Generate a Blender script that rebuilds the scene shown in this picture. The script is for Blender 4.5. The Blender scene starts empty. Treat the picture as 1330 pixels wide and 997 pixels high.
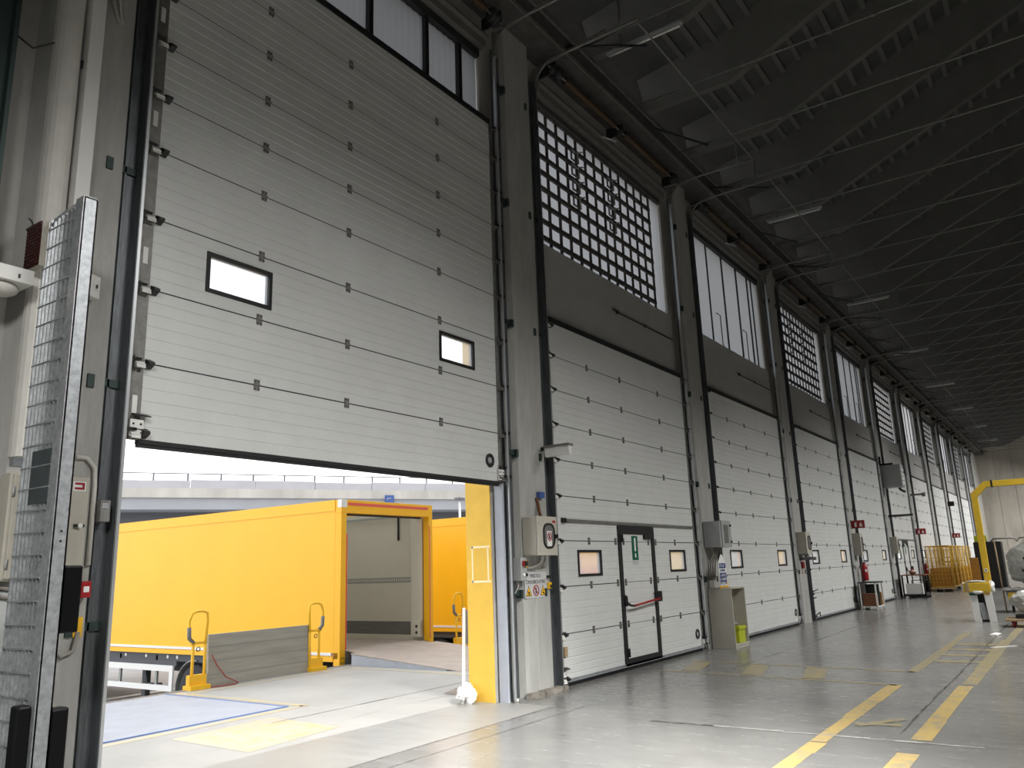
import bpy, math, random
from mathutils import Vector, Matrix, noise as mnoise
random.seed(7)
sc = bpy.context.scene
COL = sc.collection
PI = math.pi
P = 6.04165                      # bay pitch along the loading wall
DX0, DW = 3.33, 4.72             # first door: left edge, width
NB = 11                          # number of bays
RAISE = 2.534
XEND = 75.0

# ------------------------------------------------------------------ materials
MATS = {}
def mat(name, col, rough=.6, metal=0., noise=0., scale=6., bump=0., bscale=40., spec=.5, stretch=(1, 1, 1), col2=None, detail=4.):
    m = bpy.data.materials.new(name); m.use_nodes = True
    nt = m.node_tree; b = nt.nodes['Principled BSDF']
    b.inputs['Base Color'].default_value = (*col, 1)
    b.inputs['Roughness'].default_value = rough
    b.inputs['Metallic'].default_value = metal
    b.inputs['Specular IOR Level'].default_value = spec
    if noise or bump:
        tc = nt.nodes.new('ShaderNodeTexCoord')
        mp = nt.nodes.new('ShaderNodeMapping'); mp.inputs['Scale'].default_value = stretch
        nt.links.new(tc.outputs['Object'], mp.inputs['Vector'])
    if noise:
        n = nt.nodes.new('ShaderNodeTexNoise'); n.inputs['Scale'].default_value = scale; n.inputs['Detail'].default_value = detail
        n.inputs['Roughness'].default_value = .65
        nt.links.new(mp.outputs['Vector'], n.inputs['Vector'])
        r = nt.nodes.new('ShaderNodeValToRGB')
        c2 = col2 if col2 else tuple(max(0, c * (1 - noise)) for c in col)
        r.color_ramp.elements[0].position = .35; r.color_ramp.elements[1].position = .65
        r.color_ramp.elements[0].color = (*c2, 1); r.color_ramp.elements[1].color = (*col, 1)
        nt.links.new(n.outputs['Fac'], r.inputs['Fac']); nt.links.new(r.outputs['Color'], b.inputs['Base Color'])
    if bump:
        n2 = nt.nodes.new('ShaderNodeTexNoise'); n2.inputs['Scale'].default_value = bscale
        nt.links.new(mp.outputs['Vector'], n2.inputs['Vector'])
        bp = nt.nodes.new('ShaderNodeBump'); bp.inputs['Strength'].default_value = bump; bp.inputs['Distance'].default_value = .02
        nt.links.new(n2.outputs['Fac'], bp.inputs['Height']); nt.links.new(bp.outputs['Normal'], b.inputs['Normal'])
    MATS[name] = m
    return m

mat('door_white', (.66, .665, .65), .45, noise=.06, scale=2.5)
mat('galvanised', (.46, .48, .50), .42, .55, noise=.35, scale=22)
mat('track_steel', (.16, .17, .18), .45, .6, noise=.4, scale=9, stretch=(6, 6, .6))
mat('bright_steel', (.72, .74, .76), .3, .7)
mat('dark_steel', (.035, .036, .038), .5, .4)
mat('black_rubber', (.012, .012, .013), .6)
mat('black_gloss', (.004, .004, .005), .35, spec=.2)
mat('pillar_paint', (.40, .395, .37), .75, noise=.16, scale=3, bump=.08, bscale=30, stretch=(3, 3, .7))
mat('wall_paint', (.42, .405, .375), .8, noise=.14, scale=2, bump=.08)
mat('lintel_grey', (.42, .415, .40), .75, noise=.08, scale=3)
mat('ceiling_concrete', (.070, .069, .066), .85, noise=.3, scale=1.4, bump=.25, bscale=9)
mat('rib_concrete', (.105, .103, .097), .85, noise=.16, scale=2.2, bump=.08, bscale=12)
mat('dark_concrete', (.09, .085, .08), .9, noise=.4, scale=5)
mat('end_wall_beige', (.50, .46, .40), .8, noise=.3, scale=.7, stretch=(1, 1, .3))
mat('beige_plastic', (.50, .47, .40), .5, noise=.05, scale=8)
mat('grey_plastic', (.36, .37, .365), .5, noise=.06, scale=8)
mat('white_plastic', (.72, .71, .68), .45)
mat('duct_white', (.60, .58, .54), .6, noise=.10, scale=5)
mat('trailer_yellow', (.97, .50, .008), .35, noise=.05, scale=.7)
mat('trailer_yellow_frame', (.92, .47, .008), .4)
mat('jamb_yellow', (.80, .49, .06), .6, noise=.08, scale=5)
mat('tape_cream', (.95, .80, .48), .6)
mat('safety_yellow', (.92, .52, .015), .45, noise=.08, scale=9)
mat('crane_yellow', (.66, .43, .03), .45, noise=.12, scale=7)
mat('cage_yellow', (.50, .29, .012), .5)
mat('orange_board', (.36, .15, .012), .6, noise=.25, scale=4)
mat('lime', (.42, .47, .02), .5)
mat('red', (.33, .010, .013), .4)
mat('red_reflector', (.75, .10, .08), .4)
mat('signal_red', (.055, .008, .006), .4, noise=.5, scale=60)
mat('blue', (.012, .03, .16), .5)
mat('road_blue', (.05, .10, .30), .5)
mat('green', (.0, .10, .05), .45)
mat('white', (.80, .80, .78), .5)
mat('sign_grey', (.50, .50, .50), .5)
mat('black', (.01, .01, .01), .5)
mat('cream_panel', (.60, .57, .48), .55, noise=.04, scale=2)
mat('kick_grey', (.17, .165, .15), .6, noise=.3, scale=8, stretch=(.3, .3, 6))
mat('rail_grey', (.30, .32, .31), .5, .4)
mat('aluminium_board', (.40, .375, .32), .55, .1, noise=.2, scale=3, stretch=(.4, 3, 6))
mat('plate_blue', (.40, .42, .47), .6, noise=.14, scale=3)
mat('plate_tread', (.46, .38, .32), .6, noise=.18, scale=4)
mat('edge_blue', (.10, .17, .38), .6)
mat('tyre', (.03, .03, .032), .85)
mat('hub', (.55, .55, .56), .4, .5)
mat('chassis', (.07, .075, .085), .6)
mat('guard_white', (.78, .78, .76), .5)
mat('yard_asphalt', (.36, .355, .345), .9, noise=.15, scale=2)
mat('viaduct_pale', (.46, .47, .50), .8, noise=.08, scale=.5)
mat('viaduct_stained', (.56, .53, .48), .85, noise=.28, scale=.35, stretch=(1, 1, .25))
mat('viaduct_barrier', (.46, .45, .47), .8, noise=.08, scale=.6)
mat('viaduct_dark', (.145, .15, .16), .85)
mat('wood', (.42, .30, .17), .7, noise=.35, scale=6, stretch=(1, 6, 6))
mat('brown_box', (.17, .065, .025), .7, noise=.2, scale=8)
mat('cabinet_cream', (.48, .45, .385), .6, noise=.08, scale=3)
mat('plastic_wrap', (.56, .55, .51), .25, noise=.3, scale=4, bump=.6, bscale=9, col2=(.38, .38, .36))
mat('bag_plastic', (.85, .84, .82), .3, noise=.12, scale=12, bump=.4, bscale=30)
mat('spring_brown', (.10, .062, .032), .55, .4, noise=.4, scale=30)
mat('dirty_metal', (.24, .235, .22), .5, .4, noise=.3, scale=14)
mat('slate_plate', (.07, .085, .09), .5, .3, noise=.2, scale=8)
mat('green_steel', (.03, .05, .045), .5, .3)
mat('cable_grey', (.30, .28, .25), .6)
mat('cable_red', (.33, .07, .05), .6)
mat('edge_dirt', (.30, .27, .23), .9, noise=.5, scale=12)

def pane_mat(name, tint, transp, diffuse):
    """glass / plastic sheet: part clear, part hazy, with a gloss coat"""
    m = bpy.data.materials.new(name); m.use_nodes = True; nt = m.node_tree
    for n in list(nt.nodes): nt.nodes.remove(n)
    out = nt.nodes.new('ShaderNodeOutputMaterial')
    tr = nt.nodes.new('ShaderNodeBsdfTransparent'); tr.inputs[0].default_value = (*tint, 1)
    tl = nt.nodes.new('ShaderNodeBsdfTranslucent'); tl.inputs[0].default_value = (*diffuse, 1)
    df = nt.nodes.new('ShaderNodeBsdfDiffuse'); df.inputs[0].default_value = (*[c * .9 for c in diffuse], 1)
    gl = nt.nodes.new('ShaderNodeBsdfGlossy'); gl.inputs['Roughness'].default_value = .12
    a = nt.nodes.new('ShaderNodeMixShader'); a.inputs[0].default_value = .35
    b = nt.nodes.new('ShaderNodeMixShader'); b.inputs[0].default_value = 1 - transp
    c = nt.nodes.new('ShaderNodeMixShader'); c.inputs[0].default_value = .04
    L = nt.links.new
    L(tl.outputs[0], a.inputs[1]); L(df.outputs[0], a.inputs[2])
    L(tr.outputs[0], b.inputs[1]); L(a.outputs[0], b.inputs[2])
    L(b.outputs[0], c.inputs[1]); L(gl.outputs[0], c.inputs[2]); L(c.outputs[0], out.inputs[0])
    MATS[name] = m
pane_mat('clear_pane', (.96, .97, .97), .66, (.85, .86, .88))
pane_mat('roof_sheet', (.5, .5, .5), .0, (.62, .61, .55))
pane_mat('milky_sheet_dim', (.5, .5, .5), .0, (.15, .154, .16))  # far panes coloured brighter, nearest dimmest: light level painted into the sheet
pane_mat('milky_sheet_mid', (.5, .5, .5), .0, (.28, .29, .30))
pane_mat('milky_sheet_bright', (.5, .5, .5), .0, (.60, .60, .60))
pane_mat('milky_glass', (.5, .5, .5), .0, (.34, .35, .365))
pane_mat('box_window', (.5, .5, .5), .45, (.10, .10, .10))

def floor_mat(name, base, dark, rough_lo, rough_hi, wet=True):
    m = bpy.data.materials.new(name); m.use_nodes = True; nt = m.node_tree; b = nt.nodes['Principled BSDF']; L = nt.links.new
    tc = nt.nodes.new('ShaderNodeTexCoord')
    def noise(scale, st, det=5.):
        mp = nt.nodes.new('ShaderNodeMapping'); mp.inputs['Scale'].default_value = st; L(tc.outputs['Object'], mp.inputs['Vector'])
        n = nt.nodes.new('ShaderNodeTexNoise'); n.inputs['Scale'].default_value = scale; n.inputs['Detail'].default_value = det
        n.inputs['Roughness'].default_value = .7; L(mp.outputs['Vector'], n.inputs['Vector']); return n
    n1 = noise(.55, (1, 1, 1)); n2 = noise(3.2, (2.6, .55, 1)); n3 = noise(22., (1, 1, 1))
    r = nt.nodes.new('ShaderNodeValToRGB'); r.color_ramp.elements[0].position = .36; r.color_ramp.elements[1].position = .66
    r.color_ramp.elements[0].color = (*dark, 1); r.color_ramp.elements[1].color = (*base, 1); L(n1.outputs['Fac'], r.inputs['Fac'])
    r2 = nt.nodes.new('ShaderNodeValToRGB'); r2.color_ramp.elements[0].position = .4; r2.color_ramp.elements[1].position = .62
    r2.color_ramp.elements[0].color = (.90, .90, .90, 1); r2.color_ramp.elements[1].color = (1, 1, 1, 1); L(n2.outputs['Fac'], r2.inputs['Fac'])
    mx = nt.nodes.new('ShaderNodeMix'); mx.data_type = 'RGBA'; mx.blend_type = 'MULTIPLY'; mx.inputs[0].default_value = .8
    L(r.outputs[0], mx.inputs[6]); L(r2.outputs[0], mx.inputs[7]); L(mx.outputs[2], b.inputs['Base Color'])
    mr = nt.nodes.new('ShaderNodeMapRange'); mr.inputs['To Min'].default_value = rough_lo; mr.inputs['To Max'].default_value = rough_hi
    mr.inputs['From Min'].default_value = .3; mr.inputs['From Max'].default_value = .7
    L(n2.outputs['Fac'], mr.inputs['Value']); L(mr.outputs[0], b.inputs['Roughness'])
    bp = nt.nodes.new('ShaderNodeBump'); bp.inputs['Strength'].default_value = .05; bp.inputs['Distance'].default_value = .01
    L(n3.outputs['Fac'], bp.inputs['Height']); L(bp.outputs['Normal'], b.inputs['Normal'])
    MATS[name] = m
floor_mat('floor_concrete', (.245, .24, .226), (.185, .183, .174), .17, .30)
floor_mat('apron_concrete', (.45, .43, .395), (.38, .365, .335), .6, .85)
floor_mat('threshold_concrete', (.335, .325, .30), (.27, .263, .247), .3, .5)

def worn_paint(name, paint, base, wear):
    m = bpy.data.materials.new(name); m.use_nodes = True; nt = m.node_tree; b = nt.nodes['Principled BSDF']; L = nt.links.new
    tc = nt.nodes.new('ShaderNodeTexCoord')
    n = nt.nodes.new('ShaderNodeTexNoise'); n.inputs['Scale'].default_value = 5.5; n.inputs['Detail'].default_value = 8.; n.inputs['Roughness'].default_value = .75
    L(tc.outputs['Object'], n.inputs['Vector'])
    r = nt.nodes.new('ShaderNodeValToRGB'); r.color_ramp.elements[0].position = wear - .06; r.color_ramp.elements[1].position = wear + .10
    r.color_ramp.elements[0].color = (*base, 1); r.color_ramp.elements[1].color = (*paint, 1)
    L(n.outputs['Fac'], r.inputs['Fac']); L(r.outputs[0], b.inputs['Base Color']); b.inputs['Roughness'].default_value = .38
    MATS[name] = m
worn_paint('line_yellow', (.50, .36, .13), (.27, .25, .20), .43)
worn_paint('line_yellow_worn', (.36, .29, .14), (.235, .225, .195), .47)
worn_paint('apron_yellow', (.62, .48, .22), (.49, .46, .38), .52)
worn_paint('line_white', (.55, .53, .49), (.28, .27, .25), .48)
worn_paint('crack_dark', (.06, .058, .05), (.20, .19, .175), .45)

# ------------------------------------------------------------------ geometry helpers
class MB:
    def __init__(s): s.v = []; s.f = []; s.m = []; s.s = []
    def add(s, vs, fs, mi=0, smooth=False):
        o = len(s.v); s.v += [tuple(v) for v in vs]
        for f in fs: s.f.append([i + o for i in f]); s.m.append(mi); s.s.append(smooth)
        return s
    def box(s, x0, x1, y0, y1, z0, z1, mi=0):
        v = [(x0, y0, z0), (x1, y0, z0), (x1, y1, z0), (x0, y1, z0), (x0, y0, z1), (x1, y0, z1), (x1, y1, z1), (x0, y1, z1)]
        return s.add(v, [(0, 3, 2, 1), (4, 5, 6, 7), (0, 1, 5, 4), (1, 2, 6, 5), (2, 3, 7, 6), (3, 0, 4, 7)], mi)
    def obox(s, c, size, rot=(0, 0, 0), mi=0):
        R = Matrix.Rotation(rot[2], 3, 'Z') @ Matrix.Rotation(rot[1], 3, 'Y') @ Matrix.Rotation(rot[0], 3, 'X')
        a, b, d = [q / 2 for q in size]
        v = [Vector(c) + R @ Vector(p) for p in [(-a, -b, -d), (a, -b, -d), (a, b, -d), (-a, b, -d), (-a, -b, d), (a, -b, d), (a, b, d), (-a, b, d)]]
        return s.add(v, [(0, 3, 2, 1), (4, 5, 6, 7), (0, 1, 5, 4), (1, 2, 6, 5), (2, 3, 7, 6), (3, 0, 4, 7)], mi)
    def prism(s, poly, axis, a, b, mi=0, smooth=False):
        """poly: list of 2D points in the two remaining axes (xyz order)"""
        def P3(p, t):
            q = [p[0], p[1]]; q.insert(axis, t); return q
        n = len(poly); v = [P3(p, a) for p in poly] + [P3(p, b) for p in poly]
        s.add(v, [(i, (i + 1) % n, n + (i + 1) % n, n + i) for i in range(n)], mi, smooth)
        o = len(s.v) - 2 * n
        s.f.append([o + i for i in range(n)][::-1]); s.m.append(mi); s.s.append(False)
        s.f.append([o + n + i for i in range(n)]); s.m.append(mi); s.s.append(False)
        return s
    def tube(s, pts, r, n=8, mi=0, closed=False, cap=True):
        pts = [Vector(p) for p in pts]; m = len(pts); rings = []
        up = None
        for i in range(m):
            if closed: t = pts[(i + 1) % m] - pts[i - 1]
            else: t = pts[min(i + 1, m - 1)] - pts[max(i - 1, 0)]
            t.normalize()
            if up is None:
                up = Vector((0, 0, 1)) if abs(t.z) < .9 else Vector((1, 0, 0))
            a = t.cross(up)
            if a.length < 1e-4: a = t.cross(Vector((0, 1, 0)))
            a.normalize(); b = a.cross(t).normalized(); up = b
            rr = r[i] if isinstance(r, (list, tuple)) else r
            rings.append([pts[i] + a * rr * math.cos(2 * PI * k / n) + b * rr * math.sin(2 * PI * k / n) for k in range(n)])
        v = [p for R in rings for p in R]; f = []
        for i in range(m if closed else m - 1):
            j = (i + 1) % m
            for k in range(n): f.append((i * n + k, i * n + (k + 1) % n, j * n + (k + 1) % n, j * n + k))
        s.add(v, f, mi, n > 5)
        if cap and not closed:
            o = len(s.v) - len(v)
            s.f.append([o + k for k in range(n)][::-1]); s.m.append(mi); s.s.append(False)
            s.f.append([o + (m - 1) * n + k for k in range(n)]); s.m.append(mi); s.s.append(False)
        return s
    def cyl(s, p0, p1, r, n=16, mi=0): return s.tube([p0, p1], r, n, mi)
    def lathe(s, prof, c, axis=2, n=20, mi=0):
        """prof: list of (radius, height) along axis from c"""
        v = []
        for (r, h) in prof:
            for k in range(n):
                a = 2 * PI * k / n; q = [r * math.cos(a), r * math.sin(a)]; q.insert(axis, h); v.append([c[i] + q[i] for i in range(3)])
        f = []
        for i in range(len(prof) - 1):
            for k in range(n): f.append((i * n + k, i * n + (k + 1) % n, (i + 1) * n + (k + 1) % n, (i + 1) * n + k))
        f.append(tuple(range(n))[::-1]); f.append(tuple((len(prof) - 1) * n + k for k in range(n)))
        return s.add(v, f, mi, True)
    def ball(s, c, r, seg=24, rings=14, mi=0, wob=0, seed=0, sq=2.):
        rnd = random.Random(seed); ph = [(rnd.uniform(0, 6.28), rnd.randint(2, 5), rnd.randint(2, 5), rnd.uniform(.3, 1)) for _ in range(6)]
        v = []
        for i in range(rings + 1):
            th = PI * i / rings
            for k in range(seg):
                a = 2 * PI * k / seg
                q_ = Vector((math.sin(th) * math.cos(a), math.sin(th) * math.sin(a), math.cos(th)))
                w = 1 + wob * .9 * (abs(mnoise.noise(q_ * 3.1 + Vector((seed, 0, 0)))) + .6 * abs(mnoise.noise(q_ * 7.3 + Vector((0, seed, 0)))) - .45) + wob * sum(q[3] * math.sin(q[1] * a + q[2] * th + q[0]) for q in ph) / 3
                v.append((c[0] + r[0] * w * math.sin(th) * math.cos(a), c[1] + r[1] * w * math.sin(th) * math.sin(a), c[2] + r[2] * w * math.cos(th)))
        f = []
        for i in range(rings):
            for k in range(seg): f.append((i * seg + k, (i + 1) * seg + k, (i + 1) * seg + (k + 1) % seg, i * seg + (k + 1) % seg))
        return s.add(v, f, mi, True)
    def frame_y(s, x0, x1, z0, z1, w, y0, y1, mi=0):
        s.box(x0, x1, y0, y1, z0, z0 + w, mi); s.box(x0, x1, y0, y1, z1 - w, z1, mi)
        s.box(x0, x0 + w, y0, y1, z0 + w, z1 - w, mi); s.box(x1 - w, x1, y0, y1, z0 + w, z1 - w, mi)
        return s
    def build(s, name, mats, parent=None, bevel=0, loc=None):
        if isinstance(mats, str): mats = [mats]
        me = bpy.data.meshes.new(name)
        o = Vector((0, 0, 0))
        if parent is not None:
            q = parent
            while q is not None: o = o + q.location; q = q.parent
        elif loc is not None: o = Vector(loc)
        me.from_pydata([tuple(Vector(v) - o) for v in s.v], [], s.f)
        for m in mats: me.materials.append(MATS[m])
        for p, mi, sm in zip(me.polygons, s.m, s.s): p.material_index = mi; p.use_smooth = sm
        me.validate(); me.update()
        ob = bpy.data.objects.new(name, me); COL.objects.link(ob)
        if parent is not None: ob.parent = parent
        elif loc is not None: ob.location = loc
        if bevel:
            bv = ob.modifiers.new('bevel', 'BEVEL'); bv.width = bevel; bv.segments = 2; bv.limit_method = 'ANGLE'; bv.angle_limit = math.radians(50)
        return ob

def tag(o, label, cat=None, group=None, kind=None):
    o['label'] = label
    if cat: o['category'] = cat
    if group: o['group'] = group
    if kind: o['kind'] = kind
    return o
def thing(name, label, cat, loc=(0, 0, 0), group=None, kind=None):
    o = bpy.data.objects.new(name, None); COL.objects.link(o); o.location = loc; o.empty_display_size = .2
    return tag(o, label, cat, group, kind)
def struct(name, mb, mats, label, cat): return tag(mb.build(name, mats), label, cat, None, 'structure')
KIDS = {}
def copy_tree(o, parent=None):
    c = o.copy(); COL.objects.link(c)
    if parent is not None: c.parent = parent
    for ch in o.children: copy_tree(ch, c)
    return c
def dup(o, loc, label, group=None):
    c = copy_tree(o); c.location = loc; c['label'] = label
    if group: c['group'] = group
    return c
def text(parent, name, s, size, at, m, rot=(PI / 2, 0, 0), align='CENTER', ext=.0008, sx=1.):
    cu = bpy.data.curves.new(name, 'FONT'); cu.body = s; cu.size = size; cu.align_x = align; cu.align_y = 'CENTER'; cu.extrude = ext
    ob = bpy.data.objects.new(name, cu); COL.objects.link(ob)
    bpy.context.view_layer.update()
    me = bpy.data.meshes.new_from_object(ob.evaluated_get(bpy.context.evaluated_depsgraph_get()))
    COL.objects.unlink(ob); bpy.data.objects.remove(ob)
    me.materials.clear(); me.materials.append(MATS[m])
    R = Matrix.Rotation(rot[2], 4, 'Z') @ Matrix.Rotation(rot[1], 4, 'Y') @ Matrix.Rotation(rot[0], 4, 'X') @ Matrix.Diagonal((sx, 1, 1, 1))
    off = Vector((0, 0, 0)); q = parent
    while q is not None: off = off + q.location; q = q.parent
    me.transform(Matrix.Translation(Vector(at) - off) @ R)
    o = bpy.data.objects.new(name, me); COL.objects.link(o); o.parent = parent
    return o

ORD = ['first', 'second', 'third', 'fourth', 'fifth', 'sixth', 'seventh', 'eighth', 'ninth', 'tenth', 'eleventh', 'twelfth']
def dname(k): return 'the raised door' if k == 0 else ('the door with the red push bar' if k == 1 else 'the %s closed door' % ORD[k - 1])
def bx(k): return DX0 + P * k       # left edge of the door of bay k

# ------------------------------------------------------------------ floor, yard, apron
def quad(mb, pts, z, mi): mb.add([(x, y, z) for x, y in pts], [tuple(range(len(pts)))], mi)
fl = MB()
fl.box(-14, XEND + .3, -18, .5, -.3, 0, 0)
Z = .002
def strip_x(mb, y, w, x0, x1, mi, z=Z, seg=1.3, jit=.012):
    x = x0
    while x < x1 - .01:
        e = min(x1, x + seg * random.uniform(.7, 1.2)); a = random.uniform(-jit, jit); b = random.uniform(-jit, jit)
        quad(mb, [(x, y - w / 2 + a), (e + .004, y - w / 2 + a), (e + .004, y + w / 2 + b), (x, y + w / 2 + b)], z, mi); x = e
strip_x(fl, -3.69, .15, 4.0, 7.42, 1); strip_x(fl, -3.69, .15, 7.46, 11.05, 1)
strip_x(fl, -4.42, .16, 4.0, 7.3, 1); strip_x(fl, -4.42, .16, 7.86, 11.2, 1); strip_x(fl, -4.45, .17, 11.3, 17.2, 2)
strip_x(fl, -3.69, .14, 12.25, 18.5, 2); strip_x(fl, -4.5, .14, 17.2, 21, 2)
for xx in (11.0, 12.28):
    y = -3.7
    while y < -.5:
        e = min(-.3, y + random.uniform(.5, .9)); a = random.uniform(-.01, .01)
        quad(fl, [(xx + .11 * (y + 3.7) - .04 + a, y), (xx + .11 * (y + 3.7) + .04 + a, y), (xx + .11 * (e + 3.7) + .04 + a, e), (xx + .11 * (e + 3.7) - .04 + a, e)], Z, 2); y = e
for yc in (-.75, -1.7, -2.55):
    s0 = .11 * (yc + 3.7)
    quad(fl, [(11.1 + s0, yc - .26), (12.2 + s0, yc - .02), (12.25 + s0, yc + .28), (11.12 + s0, yc + .04)], Z + .0005, 2)
for xc in (13.5, 14.35, 15.2, 16.1):
    quad(fl, [(xc, -4.36), (xc + .28, -4.36), (xc + .24, -3.77), (xc - .02, -3.77)], Z + .0005, 2)
for a in ([(8.33, -3.80), (8.44, -3.78), (8.50, -4.17), (8.40, -4.20)], [(8.26, -3.86), (8.33, -3.80), (8.72, -4.04), (8.64, -4.12)], [(8.50, -4.02), (8.58, -4.0), (8.80, -4.12), (8.74, -4.2)]):
    Z += .0006; quad(fl, a, Z + .001, 2)
Z = .002
strip_x(fl, -4.23, .022, 8.1, 22, 3, Z + .001, .5, .010)
y = -2.0
while y > -4.9:                                                     # chipped joint running across the hall
    e = y - random.uniform(.15, .3); a = random.uniform(-.012, .012); w = random.uniform(.012, .03)
    quad(fl, [(7.74 - w + a, y), (7.74 + w + a, y), (7.75 + w + a, e), (7.75 - w + a, e)], Z + .0012, 4 if y < -2.4 else 3); y = e
strip_x(fl, -1.35, .012, 11.5, 30, 3, Z + .0008, .8, .008)
for k in range(0, 1):                                               # threshold slab of the open bay, doorway light painted in as a lighter tone
    quad(fl, [(bx(k) - .06, -.62), (bx(k) + DW + .06, -.66), (bx(k) + DW - .03, .5), (bx(k) - .06, .5)], .0012, 5)
strip_x(fl, -.64, .014, 2.0, 8.6, 3, .0016, .5, .008); strip_x(fl, -.95, .010, 5.0, 8.4, 3, .0016, .5, .008)
struct('floor', fl, ['floor_concrete', 'line_yellow', 'line_yellow_worn', 'crack_dark', 'line_white', 'threshold_concrete'],
       'polished grey concrete hall floor with worn yellow walkway lines', 'floor')

ap = MB()
ap.box(-12, 80, .5, 5.02, -1.2, 0, 0)
ap.box(-12, 80, 4.9, 5.04, -.18, .003, 3)
quad(ap, [(4.93, .62), (6.17, .76), (6.22, 1.92), (4.96, 1.86)], Z, 1)
strip_x(ap, 2.2, .12, 1.5, 6.95, 1); strip_x(ap, 2.16, .08, 9.9, 12.8, 1)
for xx in (4.38, 6.95, 10.0, 12.75):
    quad(ap, [(xx - .06, 2.2), (xx + .06, 2.2), (xx + .06, 4.85), (xx - .06, 4.85)], Z, 1)
quad(ap, [(7.0, 4.55), (9.6, 4.62), (9.6, 4.74), (7.0, 4.68)], Z, 1)
strip_x(ap, 1.62, .016, 6.0, 12, 2, Z, .5, .01); strip_x(ap, 1.05, .012, 6.6, 9.3, 2, Z, .6, .01)
quad(ap, [(8.3, .95), (8.75, 1.1), (8.8, 1.35), (8.35, 1.2)], Z, 2)
struct('trim_1', ap, ['apron_concrete', 'apron_yellow', 'crack_dark', 'edge_dirt'], 'pale concrete loading apron outside the open door', 'loading apron')
yd = MB(); yd.box(-60, 220, 5.0, 130, -1.5, -1.15, 0)
quad(yd, [(-10, 13.6), (14.2, 13.6), (14.2, 13.85), (-10, 13.85)], -1.147, 1)
struct('trim_2', yd, ['yard_asphalt', 'apron_yellow'], 'lower asphalt yard beyond the loading dock', 'yard')

# ------------------------------------------------------------------ front wall with bays
wl = MB()
WF, WB = .12, .5
TOP = 9.55
wl.box(-14, bx(0) - .06, WF, WB, 0, TOP, 0)
for k in range(NB):
    x0, x1 = bx(k) - .06, bx(k) + DW - .03
    if k > 0: wl.box(bx(k - 1) + DW - .03, x0, WF, WB, 0, TOP, 0)
    wl.box(x0, x1, WF - .055, WB, 4.92, 6.24, 1)               # grey lintel panel
    wl.box(x0, x1, WF, WB, 8.72, TOP, 0)
wl.box(bx(NB - 1) + DW - .03, XEND, WF, WB, 0, TOP, 0)
for k in range(NB): wl.box(bx(k) + DW - .045, bx(k) + DW - .03, WF + .002, WB + .001, 0, 4.92, 2)    # yellow painted jambs
xj = DX0 + DW - .0455
for (a, b, c, d) in ((.16, .18, 1.39, 1.80), (.40, .42, 1.37, 1.82), (.14, .43, 1.79, 1.815), (.13, .43, 1.375, 1.40)):
    wl.box(xj - .0008, xj, a, b, c, d, 3)
struct('wall_front', wl, ['wall_paint', 'lintel_grey', 'jamb_yellow', 'tape_cream'], 'painted loading wall with grey panels above the doors and yellow jambs', 'wall')

# end wall, other (unseen) walls that close the hall
ew = MB()
y = .12
while y > -18:
    e = max(-18, y - 1.22); ew.box(XEND, XEND + .3, e + .02, y, 0, 16, 0); ew.box(XEND + .05, XEND + .3, e, e + .02, 0, 16, 1); y = e
struct('wall_end', ew, ['end_wall_beige', 'dark_concrete'], 'beige concrete panel wall at the far end of the hall', 'wall')
ow = MB(); ow.box(-14.3, -14, -18, .5, 0, 16, 0)
struct('wall_left', ow, ['wall_paint'], 'plain painted wall at the near end of the hall', 'wall')
ow = MB(); ow.box(-14, XEND, -18.3, -18, 0, 16, 0)
struct('wall_back', ow, ['wall_paint'], 'plain painted wall opposite the loading doors', 'wall')

# ------------------------------------------------------------------ roof
def rz(y): return 9.62 if y > -2.1 else 9.62 + .45 * (-y - 2.1)
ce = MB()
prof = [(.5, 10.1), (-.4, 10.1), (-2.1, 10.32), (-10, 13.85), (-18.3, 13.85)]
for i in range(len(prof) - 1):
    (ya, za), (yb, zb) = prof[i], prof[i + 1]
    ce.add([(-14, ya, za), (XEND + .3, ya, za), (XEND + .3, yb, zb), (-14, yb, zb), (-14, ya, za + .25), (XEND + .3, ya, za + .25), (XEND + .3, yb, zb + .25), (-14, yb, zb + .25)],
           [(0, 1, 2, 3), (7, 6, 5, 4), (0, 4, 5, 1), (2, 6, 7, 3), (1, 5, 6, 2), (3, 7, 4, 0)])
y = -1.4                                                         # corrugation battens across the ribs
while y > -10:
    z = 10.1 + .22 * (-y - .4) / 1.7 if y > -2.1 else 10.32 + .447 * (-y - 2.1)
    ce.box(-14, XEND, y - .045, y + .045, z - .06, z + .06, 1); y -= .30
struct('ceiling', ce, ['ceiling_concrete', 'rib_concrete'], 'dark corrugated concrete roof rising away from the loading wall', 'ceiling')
def rib_mesh():
    m = MB(); ys = [-.5, -1.2, -2.1, -4, -6, -8, -10]
    V = []
    for y in ys:
        zb = rz(y); h = .62 if y < -2.05 else .45 + .17 * min(1, (-y - .5) / 1.6)
        V += [(-.07, y, zb), (.07, y, zb), (.40, y, zb + h + .12), (-.40, y, zb + h + .12)]
    F = []
    for i in range(len(ys) - 1):
        for k in range(4): F.append((i * 4 + k, i * 4 + (k + 1) % 4, (i + 1) * 4 + (k + 1) % 4, (i + 1) * 4 + k))
    F.append((3, 2, 1, 0)); o = 4 * (len(ys) - 1); F.append((o, o + 1, o + 2, o + 3))
    m.add(V, F); return m
RP = P / 3
rib = None; n = 0
x = 12.4 - RP * 7
while x < XEND - .7:
    if rib is None:
        rib = rib_mesh().build('roof_beam', 'rib_concrete')
        tag(rib, 'dark precast concrete roof beam sloping up from the loading wall', 'roof beam', 'precast roof beams', 'structure'); o = rib
    else: o = rib.copy(); COL.objects.link(o)
    o.location = (x, 0, 0); x += RP
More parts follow.
